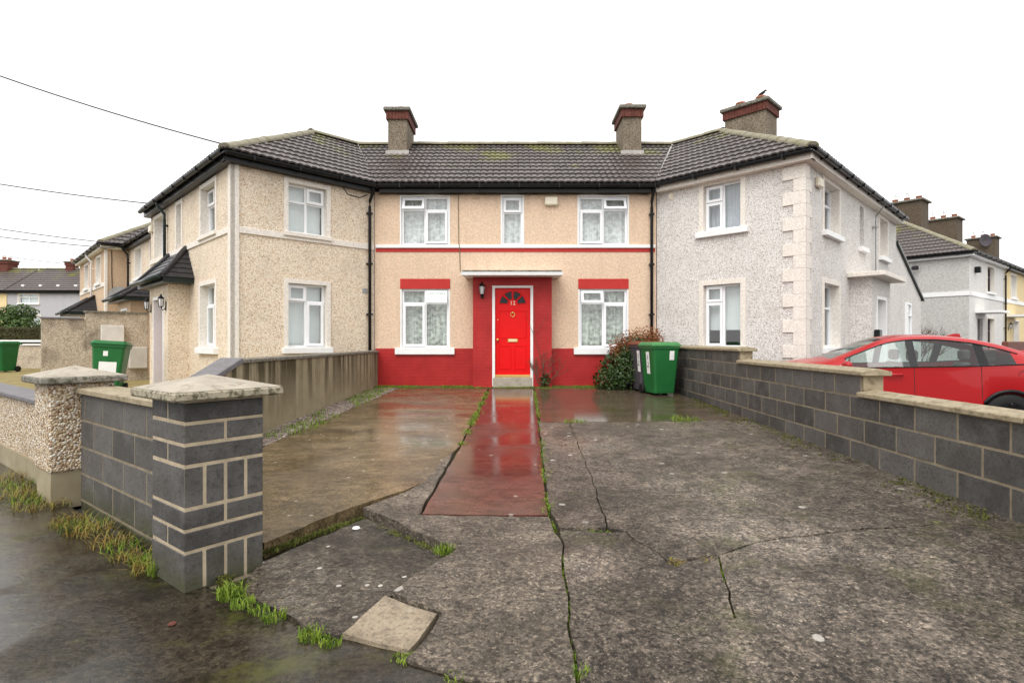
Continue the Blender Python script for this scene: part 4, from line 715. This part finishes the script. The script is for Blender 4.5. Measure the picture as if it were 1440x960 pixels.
# ------------------------------------------------------------------ wheelie bins
def bin_(label, loc, rz, body, lid, tiltlid=0, group='wheelie bins', sticker=None):
    b = thing('wheelie_bin', label, 'bin', loc, rz, group); m = MB()
    def ring(hw, f, k, z): return [(-hw+.04, -f, z), (hw-.04, -f, z), (hw, -f+.04, z), (hw, k-.04, z), (hw-.04, k, z), (-hw+.04, k, z), (-hw, k-.04, z), (-hw, -f+.04, z)]
    rs = [ring(.215, .26, .22, .04), ring(.22, .27, .23, .08), ring(.28, .34, .30, .92), ring(.30, .36, .32, .925), ring(.30, .36, .32, .97)]
    for r in rs: m.v += r
    for i in range(len(rs)-1):
        for k in range(8): m.f.append((i*8+k, i*8+(k+1) % 8, i*8+8+(k+1) % 8, i*8+8+k))
    m.f += [tuple(range(8))]; m.build('body', body, b, local=True)
    m = MB(); a = ring(.315, .38, .34, .975); c = ring(.315, .38, .34, 1.0); d = ring(.27, .31, .30, 1.055); m.v = a+c+d; m.f = [(i*8+k, i*8+(k+1) % 8, i*8+8+(k+1) % 8, i*8+8+k) for i in range(2) for k in range(8)]+[tuple(range(8)), tuple(range(16, 24))]; m.build('lid', lid, b, local=True)
    m = MB(); m.tube([(-.24, .36, .94), (-.24, .40, .97), (.24, .40, .97), (.24, .36, .94)], .016, 6); m.build('handle', body, b, local=True)
    for sx in (-1, 1):
        m = MB(); m.lathe([(.02, -.03), (.09, -.03), (.10, -.015), (.10, .015), (.09, .03), (.02, .03)], (sx*.255, .24, .10), 16, 'x'); w = m.build('wheel', 'rubber', b, local=True, smooth=False)
    m = MB(); m.tube([(-.25, .24, .10), (.25, .24, .10)], .014, 6); m.build('axle', 'steel', b, local=True)
    if sticker:
        for (nm, x0, x1, z0, z1, side, tx) in sticker:
            m = MB(); yz = lambda z: -(.27+.07*(z-.08)/.84)-.003; xz = lambda z: -(.22+.06*(z-.08)/.84)-.003
            if side == 'f': m.poly([(x0, yz(z0), z0), (x1, yz(z0), z0), (x1, yz(z1), z1), (x0, yz(z1), z1)])
            else: m.poly([(xz(z0), x0, z0), (xz(z0), x1, z0), (xz(z1), x1, z1), (xz(z1), x0, z1)])
            k = m.build('sticker', nm, b, local=True, recalc=False)
            if tx:
                for i, chx in enumerate(tx):
                    zc = z1-.11-i*.15; mw = (Matrix.Translation(((x0+x1)/2, yz(zc)-.003, zc)) @ Matrix.Rotation(R(90), 4, 'X')) if side == 'f' else (Matrix.Translation((xz(zc)-.003, (x0+x1)/2, zc)) @ Matrix.Rotation(R(-90), 4, 'Z') @ Matrix.Rotation(R(90), 4, 'X'))
                    text('sticker_number', chx, .16, 'ink', k, mw, .001)
    return b
bx, by = 2.98, 11.15
gb = bin_('green wheelie bin with white number stickers against the block wall', (bx, by, g(bx, by)), R(12), 'bin_green', 'bin_green_lid', sticker=[('sticker', -.12, .02, .42, .86, 's', '12'), ('sticker', .06, .16, .70, .88, 'f', None)])
bin_('dark grey wheelie bin with brown lid hidden behind the green bin', (bx-.12, by+.62, g(bx, by+.6)), R(10), 'bin_grey', 'bin_brown', sticker=[('sticker', -.32, -.18, .42, .86, 's', '12')])
bin_('leaning green wheelie bin with big white label in the cream house garden', (-8.45, 11.5, .30), R(25), 'bin_green', 'bin_green', sticker=[('sticker', -.14, .16, .25, .62, 'f', None), ('sticker', -.08, .0, .74, .84, 'f', None)]).rotation_euler = (R(-3), R(4), R(25))
bin_('green wheelie bin with small oval badge by the far low wall', (-17.45, 18.9, .30), R(-8), 'bin_green', 'bin_green', sticker=[('sticker', -.10, .14, .74, .82, 'f', None)])

# ------------------------------------------------------------------ red hatchback
car = thing('parked_car', 'red five-door hatchback parked behind the block wall', 'car')
CS = 1.0; tdir = Vector((.955, -.296)).normalized()
ang = math.atan2(tdir.y, tdir.x); nn = Vector((tdir.y, -tdir.x)); RW = Vector((6.95, 7.7)); N0 = RW-tdir*3.45*CS-nn*.80*CS
car.location = (N0.x, N0.y, .0); car.rotation_euler = (0, 0, ang); car.scale = (CS, CS, CS)
#        x    zb   w    zbelt wb   ztop  wt   zroof wr
CT = [(0, .30, .55, .60, .52, .62, .45, .63, .38), (.06, .22, .68, .66, .66, .68, .60, .69, .50), (.25, .19, .80, .78, .78, .83, .70, .87, .58), (.6, .18, .86, .87, .84, .925, .72, .965, .55), (1.0, .18, .87, .935, .85, .985, .74, 1.035, .56), (1.22, .18, .875, .95, .855, 1.0, .76, 1.055, .60), (1.35, .18, .875, .955, .855, 1.045, .735, 1.095, .62), (1.7, .18, .875, .955, .85, 1.20, .68, 1.255, .59), (2.0, .18, .875, .965, .85, 1.325, .645, 1.385, .565), (2.3, .18, .875, .975, .85, 1.375, .63, 1.435, .55), (2.7, .18, .875, .985, .85, 1.375, .625, 1.44, .545), (3.1, .18, .875, 1.0, .845, 1.325, .62, 1.40, .545), (3.45, .18, .875, 1.02, .84, 1.235, .63, 1.32, .55), (3.7, .19, .87, 1.035, .83, 1.14, .67, 1.235, .56), (3.95, .22, .86, 1.03, .81, 1.07, .70, 1.13, .57), (4.12, .26, .83, 1.0, .79, 1.02, .68, 1.05, .56), (4.22, .32, .78, .92, .74, .94, .64, .95, .52), (4.27, .42, .70, .80, .68, .82, .58, .83, .46)]
def cv(x):
    def lin(x):
        for a, b in zip(CT, CT[1:]):
            if x <= b[0]: f = (x-a[0])/(b[0]-a[0]); return [p+(q-p)*f for p, q in zip(a, b)][1:]
        return list(CT[-1][1:])
    if x < .12 or x > 4.1: return lin(x)
    return [sum(v)/5 for v in zip(*[lin(x+d) for d in (-.08, -.04, 0, .04, .08)])]
WX = (.88, 3.45); WR = .335; WZ = .315
xs = sorted({0, .03, .06, .12, .2, .3, .4, .5, 1.22, 1.29, 1.36, 1.45, 1.55, 1.68, 1.8, 1.92, 2.02, 2.12, 2.26, 2.36, 2.5, 2.65, 2.8, 2.95, 3.06, 3.1, 3.7, 3.8, 3.88, 3.95, 4.03, 4.12, 4.18, 4.22, 4.25, 4.27, *[round(c+WR*math.sin(a), 3) for c in WX for a in [-math.pi/2+math.pi*i/12 for i in range(13)]]})
xs = [x for i, x in enumerate(xs) if i == 0 or x-xs[i-1] > .008]
rings = []
for x in xs:
    zb, w, zbt, wb, zt, wt, zr_, wr = cv(x); lo = zb
    for c in WX:
        if abs(x-c) <= WR+1e-3: lo = max(lo, WZ+math.sqrt(max(0, WR**2-(x-c)**2)))
    z2 = max(zb+.10, lo+.004); z3 = max(min(.55, zbt-.1), lo+.02); z4 = max(zbt-.07, lo+.05)
    rings.append([(0, zb+.02), (w*.72, zb+.02), (w*.97, lo if lo > zb else zb), (w*.992, z2), (w, z3), (w*.968, z4), (wb, zbt), (wt, zt), (wr+(wt-wr)*.35, zt+(zr_-zt)*.75), (wr*.82, zr_), (wr*.4, zr_+.018), (0, zr_+.024)])
nr = 12
parts = {'body': [], 'side_window': [], 'windscreen': [], 'rear_window': [], 'pillar_trim': []}
verts = []; idx = {}
for i, x in enumerate(xs):
    for s in (-1, 1):
        for k, (yy, zz_) in enumerate(rings[i]): idx[i, s, k] = len(verts); verts.append((x, s*yy, zz_))
sidew = {}; trimw = {}
for i in range(len(xs)-1):
    xm = (xs[i]+xs[i+1])/2
    for s in (-1, 1):
        for k in range(nr-1):
            f = (idx[i, s, k], idx[i+1, s, k], idx[i+1, s, k+1], idx[i, s, k+1]); t = 'body'
            if k == 6 and 1.45 < xm < 3.6:
                t = 'pillar_trim' if (2.26 < xm < 2.36 or 3.10 < xm < 3.2 or xm < 1.50) else ('side_window' if xm < 3.5 else 'body')
                if t == 'side_window': sidew.setdefault((s, 0 if xm < 2.3 else (1 if xm < 3.1 else 2)), []).append(f); continue
            if k >= 9 and 1.29 < xm < 2.02: t = 'windscreen'
            if k >= 9 and 3.1 < xm < 3.8: t = 'rear_window'
            if t == 'pillar_trim': trimw.setdefault((s, 0 if xm < 1.6 else (1 if xm < 2.5 else 2)), []).append(f); continue
            parts[t].append(f)
def sub(name, fs, mat, parent, smooth=True):
    u = sorted({i for f in fs for i in f}); mp = {a: b for b, a in enumerate(u)}; me = bpy.data.meshes.new(name); me.from_pydata([verts[i] for i in u], [], [tuple(mp[i] for i in f) for f in fs])
    bm = bmesh.new(); bm.from_mesh(me); bmesh.ops.remove_doubles(bm, verts=bm.verts, dist=.0005); bmesh.ops.recalc_face_normals(bm, faces=bm.faces); bm.to_mesh(me); bm.free()
    me.polygons.foreach_set('use_smooth', [smooth]*len(me.polygons)); me.materials.append(M[mat]); return link(name, me, parent, True)
parts['body'] += [tuple(idx[0, -1, k] for k in range(nr))+tuple(idx[0, 1, k] for k in reversed(range(nr))), tuple(idx[len(xs)-1, -1, k] for k in range(nr))+tuple(idx[len(xs)-1, 1, k] for k in reversed(range(nr)))]
cb = sub('body', parts['body'], 'car_red', car); sub('windscreen', parts['windscreen'], 'car_glass', car); sub('rear_window', parts['rear_window'], 'car_glass', car)
for kk, fs in trimw.items(): sub('pillar_trim', fs, 'black_plastic', car)
for kk, fs in sidew.items(): sub('side_window', fs, 'car_glass', car)
def ringpt(x, k, s, out=.002):
    i = min(range(len(xs)), key=lambda j: abs(xs[j]-x)); y, z = rings[i][k]; return Vector((x, s*(y+out), z))
def lm(name, mat, fn, parent=car, **k): m = MB(); fn(m); return m.build(name, mat, parent, local=True, **k)
for s in (-1, 1):
    for x in (1.30, 2.31, 3.12): lm('door_seam', 'ink', lambda m: m.tube([ringpt(x, k, s, .0005) for k in (4, 5, 6)], .004, 4))
    lm('window_trim', 'black_plastic', lambda m: m.tube([ringpt(x, 6, s, .002)+Vector((0, 0, .004)) for x in xs if 1.3 < x < 3.62], .009, 5)); lm('window_trim', 'black_plastic', lambda m: m.tube([ringpt(x, 7, s, .003) for x in xs if 1.36 < x < 3.62], .010, 5))
    for x in (2.05,): lm('door_handle', 'car_red', lambda m: m.tube([(x-.11, s*.872, .86), (x-.09, s*.905, .865), (x+.09, s*.905, .868), (x+.11, s*.872, .866)], .017, 8), smooth=True)
    lm('mirror', 'car_red', lambda m: (m.lathe([(.01, -.11), (.045, -.10), (.062, -.04), (.058, .06), (.035, .10), (.01, .11)], (1.42, s*.97, 1.0), 14, 'y'), m.tube([(1.42, s*.84, .95), (1.42, s*.93, .98)], .025, 6)), smooth=True)
    lm('headlight', 'lamp_clear', lambda m: m.tube([(.10, s*.60, .66), (.25, s*.74, .71), (.5, s*.80, .77)], [.03, .05, .015], 8), smooth=True); lm('tail_light', 'lamp_red', lambda m: m.tube([(3.98, s*.82, .98), (4.15, s*.76, .96), (4.23, s*.6, .93)], [.02, .05, .03], 8), smooth=True)
    for c in WX:
        lm('wheel_arch', 'black_plastic', lambda m: m.tube([(c+(WR+.012)*math.cos(a), s*.868, WZ+(WR+.012)*math.sin(a)) for a in [-.25+(math.pi+.5)*i/18 for i in range(19)]], .026, 6), smooth=True)
        w = lm('wheel', 'rubber', lambda m: m.lathe([(.19, -.10), (.27, -.10), (.305, -.08), (.315, -.03), (.315, .03), (.305, .08), (.27, .10), (.19, .10), (.19, -.10)], (c, s*.775, .315), 28, 'y'), smooth=True)
        def rim(m):
            m.lathe([(.02, .05*s), (.05, .075*s), (.06, .05*s)], (c, s*.775, .315), 14, 'y'); m.lathe([(.17, .085*s), (.195, .095*s), (.20, .02*s), (.18, .02*s)], (c, s*.775, .315), 24, 'y')
            for q in range(5):
                a = q*2*math.pi/5+.3; d = Vector((math.cos(a), 0, math.sin(a))); m.tube([Vector((c, s*.84, .315))+d*.04, Vector((c, s*.855, .315))+d*.18], [.028, .022], 6)
        lm('rim', 'steel', rim, w, smooth=True)
    for x0 in (1.75, 2.72):
        lm('seat', 'interior', lambda m: (m.box(x0, x0+.5, s*.38-.24, s*.38+.24, .30, .52), m.hexa([(x0+.45, s*.38-.23, .5), (x0+.6, s*.38-.23, .5), (x0+.6, s*.38+.23, .5), (x0+.45, s*.38+.23, .5), (x0+.62, s*.38-.2, 1.02), (x0+.72, s*.38-.2, 1.02), (x0+.72, s*.38+.2, 1.02), (x0+.62, s*.38+.2, 1.02)]), m.box(x0+.64, x0+.74, s*.38-.12, s*.38+.12, 1.05, 1.22)), bevel=.03)
lm('dashboard', 'interior', lambda m: m.box(1.28, 1.62, -.7, .7, .5, .93), bevel=.04); lm('steering_wheel', 'interior', lambda m: m.tube([(1.72+.06*math.sin(a), .38+.18*math.cos(a), .93+.17*math.sin(a)) for a in [2*math.pi*i/18 for i in range(19)]], .016, 6)); lm('floor_pan', 'interior', lambda m: m.box(.9, 3.4, -.75, .75, .22, .28))
lm('fuel_flap', 'ink', lambda m: m.tube([(3.62+.075*math.cos(a), -.853, .87+.075*math.sin(a)) for a in [2*math.pi*i/20 for i in range(21)]], .003, 4)); lm('aerial_fin', 'car_red', lambda m: m.prism([(2.98, -.02, 1.43), (3.22, -.02, 1.395), (3.20, -.02, 1.47), (3.14, -.02, 1.475)], (0, .04, 0)), bevel=.008)
lm('spoiler', 'car_red', lambda m: m.hexa([(3.72, -.60, 1.15), (3.86, -.60, 1.09), (3.86, .60, 1.09), (3.72, .60, 1.15), (3.70, -.60, 1.235), (3.88, -.60, 1.16), (3.88, .60, 1.16), (3.70, .60, 1.235)]), bevel=.02); lm('wiper', 'black_plastic', lambda m: (m.tube([(1.20, -.5, 1.0), (1.33, -.1, 1.085), (1.36, .15, 1.11)], .012, 5), m.tube([(1.18, .1, 1.0), (1.33, .45, 1.07)], .012, 5)))
lm('grille', 'black_plastic', lambda m: m.box(-.006, .05, -.42, .42, .36, .52), bevel=.02); lm('number_plate', 'sticker', lambda m: m.box(4.262, 4.285, -.26, .26, .62, .73))

# ------------------------------------------------------------------ plants
def blades(m, x, y, z, r, h, n, lean=.9, w=.0028):
    for _ in range(int(n*(1.7 if n > 15 else 1))):
        a = random.uniform(0, 6.283); rr = r*math.sqrt(random.random()); px_, py_ = x+rr*math.cos(a), y+rr*math.sin(a); hh = h*random.uniform(.25, 1.1); la = random.uniform(0, 6.283); ll = hh*random.uniform(.1, lean)*1.3; dx, dy = math.cos(la), math.sin(la); ox, oy = -dy*w, dx*w
        p0 = (px_-ox, py_-oy, z-.01); p1 = (px_+ox, py_+oy, z-.01); q0 = (px_+dx*ll*.35-ox*.8, py_+dy*ll*.35-oy*.8, z+hh*.6); q1 = (px_+dx*ll*.35+ox*.8, py_+dy*ll*.35+oy*.8, z+hh*.6); t = (px_+dx*ll, py_+dy*ll, z+hh*(1-.25*random.random())); m.add([p0, p1, q1, q0, t], [(0, 1, 2, 3), (3, 2, 4)])
def strip(m, pts, n, h, spread=.02, w=.004, lean=.8):
    for _ in range(n):
        i = random.randrange(len(pts)-1); a = Vector(pts[i]); b = Vector(pts[i+1]); p = a+(b-a)*random.random()+Vector((random.gauss(0, spread), random.gauss(0, spread)))
        if noise.noise(Vector((p.x*4, p.y*2.5, 7))) < -.15: continue
        blades(m, p.x, p.y, g(p.x, p.y)-.02, .012, h, 2, lean, w)
m = MB()
for x, y, r, h, n in ((-1.46, 2.86, .07, .07, 90), (-1.36, 2.78, .06, .035, 60), (-1.25, 2.72, .05, .03, 40), (-1.15, 2.66, .06, .035, 60), (-.92, 2.51, .06, .04, 60), (-.86, 2.47, .05, .025, 30), (-.80, 2.45, .04, .03, 30), (-.47, 2.33, .05, .03, 30), (-.23, 2.2, .04, .025, 25), (.27, 2.2, .035, .045, 40), (.27, 2.32, .03, .03, 20), (-.42, 3.42, .07, .05, 70), (2.46, 7.86, .20, .11, 110), (2.66, 7.84, .12, .05, 50), (.86, 7.8, .14, .09, 70), (1.0, 7.8, .1, .07, 40), (2.80, 3.60, .06, .04, 40), (3.05, 3.56, .04, .03, 20)): blades(m, x, y, max(0, g(x, y)-.02), r, h, n)
strip(m, [(-.525, 11.6), (-.555, 9), (-.59, 6.4)], 2200, .05, .03); strip(m, [(.48, 11.7), (.43, 9.5), (.385, 7.9), (.33, 5.6), (.26, 3.98)], 900, .045, .02); strip(m, [(.26, 3.98), (.315, 3.48), (.28, 2.9), (.262, 2.2)], 160, .015, .008); strip(m, [(.33, 3.69), (.7, 3.65), (.92, 3.13)], 130, .015, .008); strip(m, [(1.2, 3.2), (1.1, 2.8), (1.04, 2.57)], 120, .015, .01); strip(m, [(.81, 7.7), (.71, 5), (.64, 3.7)], 200, .015, .012)
stuff(m.build('joint_grass', 'grass', None, recalc=False), 'bright green grass and weeds growing in the driveway joints', 'grass')
m = MB(); blades(m, .93, 3.135, g(.93, 3.1)-.01, .05, .03, 60); blades(m, 1.13, 3.17, g(1.1, 3.1)-.01, .05, .025, 40)
for x, y, r, h, n in ((-2.2, 3.17, .09, .09, 60), (-2.45, 3.36, .10, .07, 60), (-2.75, 3.60, .13, .08, 80), (-3.05, 3.82, .15, .09, 90), (-3.38, 4.05, .13, .07, 70), (-3.9, 4.42, .2, .08, 110), (-4.3, 4.75, .2, .10, 110), (-4.9, 5.25, .3, .10, 130)): blades(m, x+.06, y+.075, -.005, r, h, n, 1.8, .0026)
stuff(m.build('dry_grass', 'grass_dry', None, recalc=False), 'straw coloured tussocks along the foot of the front walls', 'grass')
m = MB()
for x, y, r, h, n in ((-2.12, 3.13, .07, .12, 60), (-2.3, 3.27, .08, .10, 50), (-2.6, 3.5, .12, .07, 50), (-3.2, 3.93, .15, .08, 70), (-4.1, 4.6, .2, .09, 110), (-4.6, 5.0, .25, .09, 120)): blades(m, x+.06, y+.075, -.005, r, h, n, 1.4, .0026)
stuff(m.build('tussock_grass', 'grass', None, recalc=False), 'green grass among the dry tussocks by the front walls', 'grass')
m = MB()
for _ in range(1500):
    x = random.uniform(-3.05, 3.2); y = random.uniform(12.2, 12.5)
    if -.95 < x < .95 and y > 12.3: continue
    if noise.noise(Vector((x*1.3, 3, 1))) < -.1 and x > -2.4: continue
    blades(m, x, y, g(x, y), .02, .06, 2, .8, .005)
for _ in range(900):
    y = random.uniform(5.5, 12.3); x = random.uniform(-3.1, -2.62+.0*y); e = noise.noise(Vector((x*2, y*.9, 4)))
    if e > -.02: blades(m, x, y, g(x, y), .03, .07, 2, .9, .005)
stuff(m.build('verge_grass', 'grass', None, recalc=False), 'green grass along the house foot and gravel strip', 'grass')
# moss crust hugging the block wall foot
m = MB()
for _ in range(700):
    s = random.uniform(.8, 9.5); o = abs(random.gauss(0, .14))+.02; p = FRW.pt(s, o, 0)
    if noise.noise(Vector((s*1.2, o*3, 9))) > -.1: blades(m, p.x, p.y, g(p.x, p.y), .04, .014, 5, 1.5, .007)
for (a, b, n) in (((-1.60, 3.46), (-1.12, 4.17), 120), ((-1.12, 4.14), (-.36, 3.38), 90), ((-1.75, 3.35), (-1.55, 3.0), 80)):
    for _ in range(n): q = random.random(); x = a[0]+(b[0]-a[0])*q+random.gauss(0, .012); y = a[1]+(b[1]-a[1])*q-.03+random.gauss(0, .012); blades(m, x, y, .02, .03, .02, 5, 1.5, .006)
stuff(m.build('moss_crust', 'moss', None, recalc=False), 'low moss crust along the driveway wall foot and slab edges', 'moss')
def leaf(m, p, n, s, asp=.5):
    n = n.normalized(); a = n.orthogonal().normalized(); a = Matrix.Rotation(random.uniform(0, 6.283), 3, n) @ a; b = n.cross(a); m.add([p-a*s, p-b*s*asp+n*s*.12, p+a*s, p+b*s*asp+n*s*.12], [(0, 1, 2, 3)])
def cloud(m, blobs, n, s, asp=.5, inner=.55):
    for _ in range(n):
        c, r = random.choices(blobs, [q[1][0]*q[1][1]*q[1][2] for q in blobs])[0]; v = Vector((random.gauss(0, 1), random.gauss(0, 1), random.gauss(0, 1))).normalized(); k = inner+(1-inner)*random.random()**.5; k *= 1+.18*noise.noise(v*2.5+Vector(c)); p = Vector(c)+Vector((v.x*r[0], v.y*r[1], v.z*r[2]))*k
        leaf(m, p, v+Vector((random.uniform(-.7, .7), random.uniform(-.7, .7), random.uniform(-.2, .9))), s*random.uniform(.6, 1.2), asp)
bu = thing('garden_bush', 'dense dark leafy bush with reddish shoots between window and bins', 'bush', (2.5, 12.1, .3))
m = MB(); cloud(m, [((2.45, 12.1, .72), (.55, .42, .55)), ((2.75, 12.15, .95), (.55, .40, .55)), ((2.15, 12.1, .5), (.38, .35, .32)), ((3.05, 12.2, .9), (.4, .4, .6))], 6800, .042); m.build('foliage', 'leaf_dark', bu, recalc=False)
m = MB()
for _ in range(260):
    x = random.uniform(2.15, 3.3); y = random.uniform(11.9, 12.45); z0 = .85+.42*math.sin(min(1, (x-2.05)/.9)*1.57); hh = random.uniform(.15, .42); d = Vector((random.uniform(-.15, .15), random.uniform(-.15, .1), 1)); p = Vector((x, y, z0))
    for k in range(6): leaf(m, p+d*hh*k/5+Vector((random.gauss(0, .015), random.gauss(0, .015), 0)), Vector((random.uniform(-1, 1), -1, random.uniform(-.2, .6))), .028, .35)
m.build('young_shoots', 'leaf_red', bu, recalc=False)
m = MB()
for i in range(9): x = 2.2+i*.12; m.tube([(x, 12.15, .28), (x+random.uniform(-.15, .15), 12.1, .8), (x+random.uniform(-.2, .2), 12.1, 1.25)], [.02, .014, .006], 5)
m.build('stems', 'twig', bu)
cl = thing('climbing_plant', 'bare climbing plant with dead twigs on the red porch', 'plant', (.72, 12.3, .3)); m = MB()
def vine(p, d, L, r, dep):
    pts = [p]; 
    for k in range(6): d = (d+Vector((random.uniform(-.3, .3), 0, random.uniform(-.05, .25)))).normalized(); p = p+d*L/6; p.y = 12.7-PO-.03-random.uniform(0, .03); pts.append(p.copy())
    m.tube(pts, [r*(1-.7*i/6) for i in range(7)], 5)
    if dep:
        for k in range(3): vine(pts[random.randint(1, 5)].copy(), Vector((random.uniform(-1, 1), 0, random.uniform(.1, 1))), L*.45, r*.6, dep-1)
for i in range(5): vine(Vector((.72+random.uniform(-.06, .06), 12.33, .32)), Vector((random.uniform(-.7, .5), 0, 1)), random.uniform(.5, .95), .012, 2)
vine(Vector((.70, 12.33, .5)), Vector((-.05, 0, 1)), 1.6, .009, 1); m.build('stems', 'twig', cl); m = MB(); cloud(m, [((.74, 12.3, .48), (.13, .05, .16))], 160, .03); m.build('leaves', 'leaf_dark', cl, recalc=False)
tr = thing('garden_tree', 'small round leafy tree behind the clipped hedge', 'tree', (-23.4, 26, .3)); P1('trunk', 'twig', tr, lambda m: [m.tube([(-23.4, 26, .2), (-23.4, 26, 1.4), (-23.4+a, 26+b, 2.2)], [.09, .07, .03], 7) for a, b in ((-.5, .2), (.4, -.2), (.1, .4), (-.2, -.4))]); m = MB(); cloud(m, [((-23.9, 26, 2.2), (1.1, .9, .75)), ((-23.0, 25.8, 1.95), (.85, .8, .6)), ((-23.3, 26, 2.7), (.7, .7, .45))], 3200, .10, .45); m.build('crown', 'leaf_mid', tr, recalc=False)
hg = thing('clipped_hedge', 'brown-green clipped hedge behind the far low wall', 'hedge', (-20, 22.6, .3)); P1('core', 'hedge', hg, lambda m: m.box(-27, -17.4, 22.35, 22.9, .3, 1.82)); m = MB()
for _ in range(6000): leaf(m, Vector((random.uniform(-27, -17.2), 22.28+random.uniform(0, .1), random.uniform(.5, 1.92))) if random.random() < .7 else Vector((random.uniform(-27, -17.3), random.uniform(22.25, 23), 1.86+random.gauss(0, .03))), Vector((random.uniform(-1, 1), -1, random.uniform(-.3, 1))), .05)
m.build('foliage', 'hedge', hg, recalc=False)
sb = thing('bare_shrub', 'leafless shrub against the white end house', 'shrub', (14.6, 20.2, 0)); m = MB()
def twig(p, d, L, r, dep):
    q = p+d*L*.5+Vector((random.gauss(0, .04), random.gauss(0, .04), 0)); e = p+d*L; m.tube([p, q, e], [r, r*.8, r*.5], 4)
    if dep:
        for k in range(4): dd = (d+Vector((random.uniform(-.7, .7), random.uniform(-.7, .7), random.uniform(-.2, .5)))).normalized(); twig(p+d*L*random.uniform(.5, 1), dd, L*.6, r*.6, dep-1)
for i in range(7): twig(Vector((15.0, 20.5, 0)), Vector((random.uniform(-.35, .65), random.uniform(-.4, .4), 1)).normalized(), random.uniform(.9, 1.3), .02, 3)
m.build('branches', 'twig', sb)

# ------------------------------------------------------------------ overhead cables, bird, litter
def wire(label, a, b, sag=.3, r=.015):
    a = Vector(a); b = Vector(b); m = MB(); m.tube([a+(b-a)*i/16-Vector((0, 0, sag*4*(i/16)*(1-i/16))) for i in range(17)], r, 5); tag(m.build('overhead_cable', 'bin_grey', None, smooth=True), label, 'cable', 'cables crossing the sky')
pxy = lambda px, py, Y: ((px-720)/773*Y, Y, 1.35+(480-py)/773*Y)
wire('overhead cable running to the cream corner house roof', (-5.85, 11.3, 5.38), (-12.0, 11.0, 7.3), .1); wire('overhead cable running to the cream house gutter', (-9.4, 14.4, 4.95), (-16.8, 13.5, 6.0), .12); wire('upper of two thin cables running to the set-back house', (-13.2, 18.2, 4.6), (-22, 17.5, 6.0), .15); wire('lower of two thin cables running to the set-back house', (-13.2, 18.3, 4.45), (-22, 17.6, 5.6), .15); wire('thin cable crossing above the blue-grey house roof', (-24.5, 30, 5.6), (-33, 29, 7.2), .2)
bd = thing('perched_bird', 'black bird perched on the chimney pot of the grey corner house', 'bird', FRt.pt(4.1, -2.35, 7.99)); pb = FRt.pt(4.1, -2.35, 8.11)
def bird(m):
    m.tube([pb+.72*Vector((-.16, 0, -.10)), pb+.72*Vector((-.09, 0, -.04)), pb, pb+.72*Vector((.07, 0, .05)), pb+.72*Vector((.11, 0, .10)), pb+.72*Vector((.15, 0, .12)), pb+.72*Vector((.20, 0, .115))], [.009, .025, .043, .04, .025, .026, .004], 10); m.tube([pb+.72*Vector((.0, .02, -.04)), pb+.72*Vector((.0, .02, -.14))], .007, 4); m.tube([pb+.72*Vector((.0, -.02, -.04)), pb+.72*Vector((.0, -.02, -.14))], .007, 4)
P1('body', 'feather', bd, bird, smooth=True)
for i, (x, y, s) in enumerate(((-1.10, 3.88, .03), (-1.62, 2.62, .02))):
    m = MB(); z = .03 if i == 0 else .004; m.lathe([(s*.5, -.004), (s, s*.15), (s*.8, s*.4), (s*.3, s*.5)], (x, y, z), 7); tag(m.build('stone', 'sticker' if i == 0 else 'brick_red', None), ['white stone lying in the recessed slab corner', 'reddish stone on the wet pavement beside the block pillar'][i], 'stone')
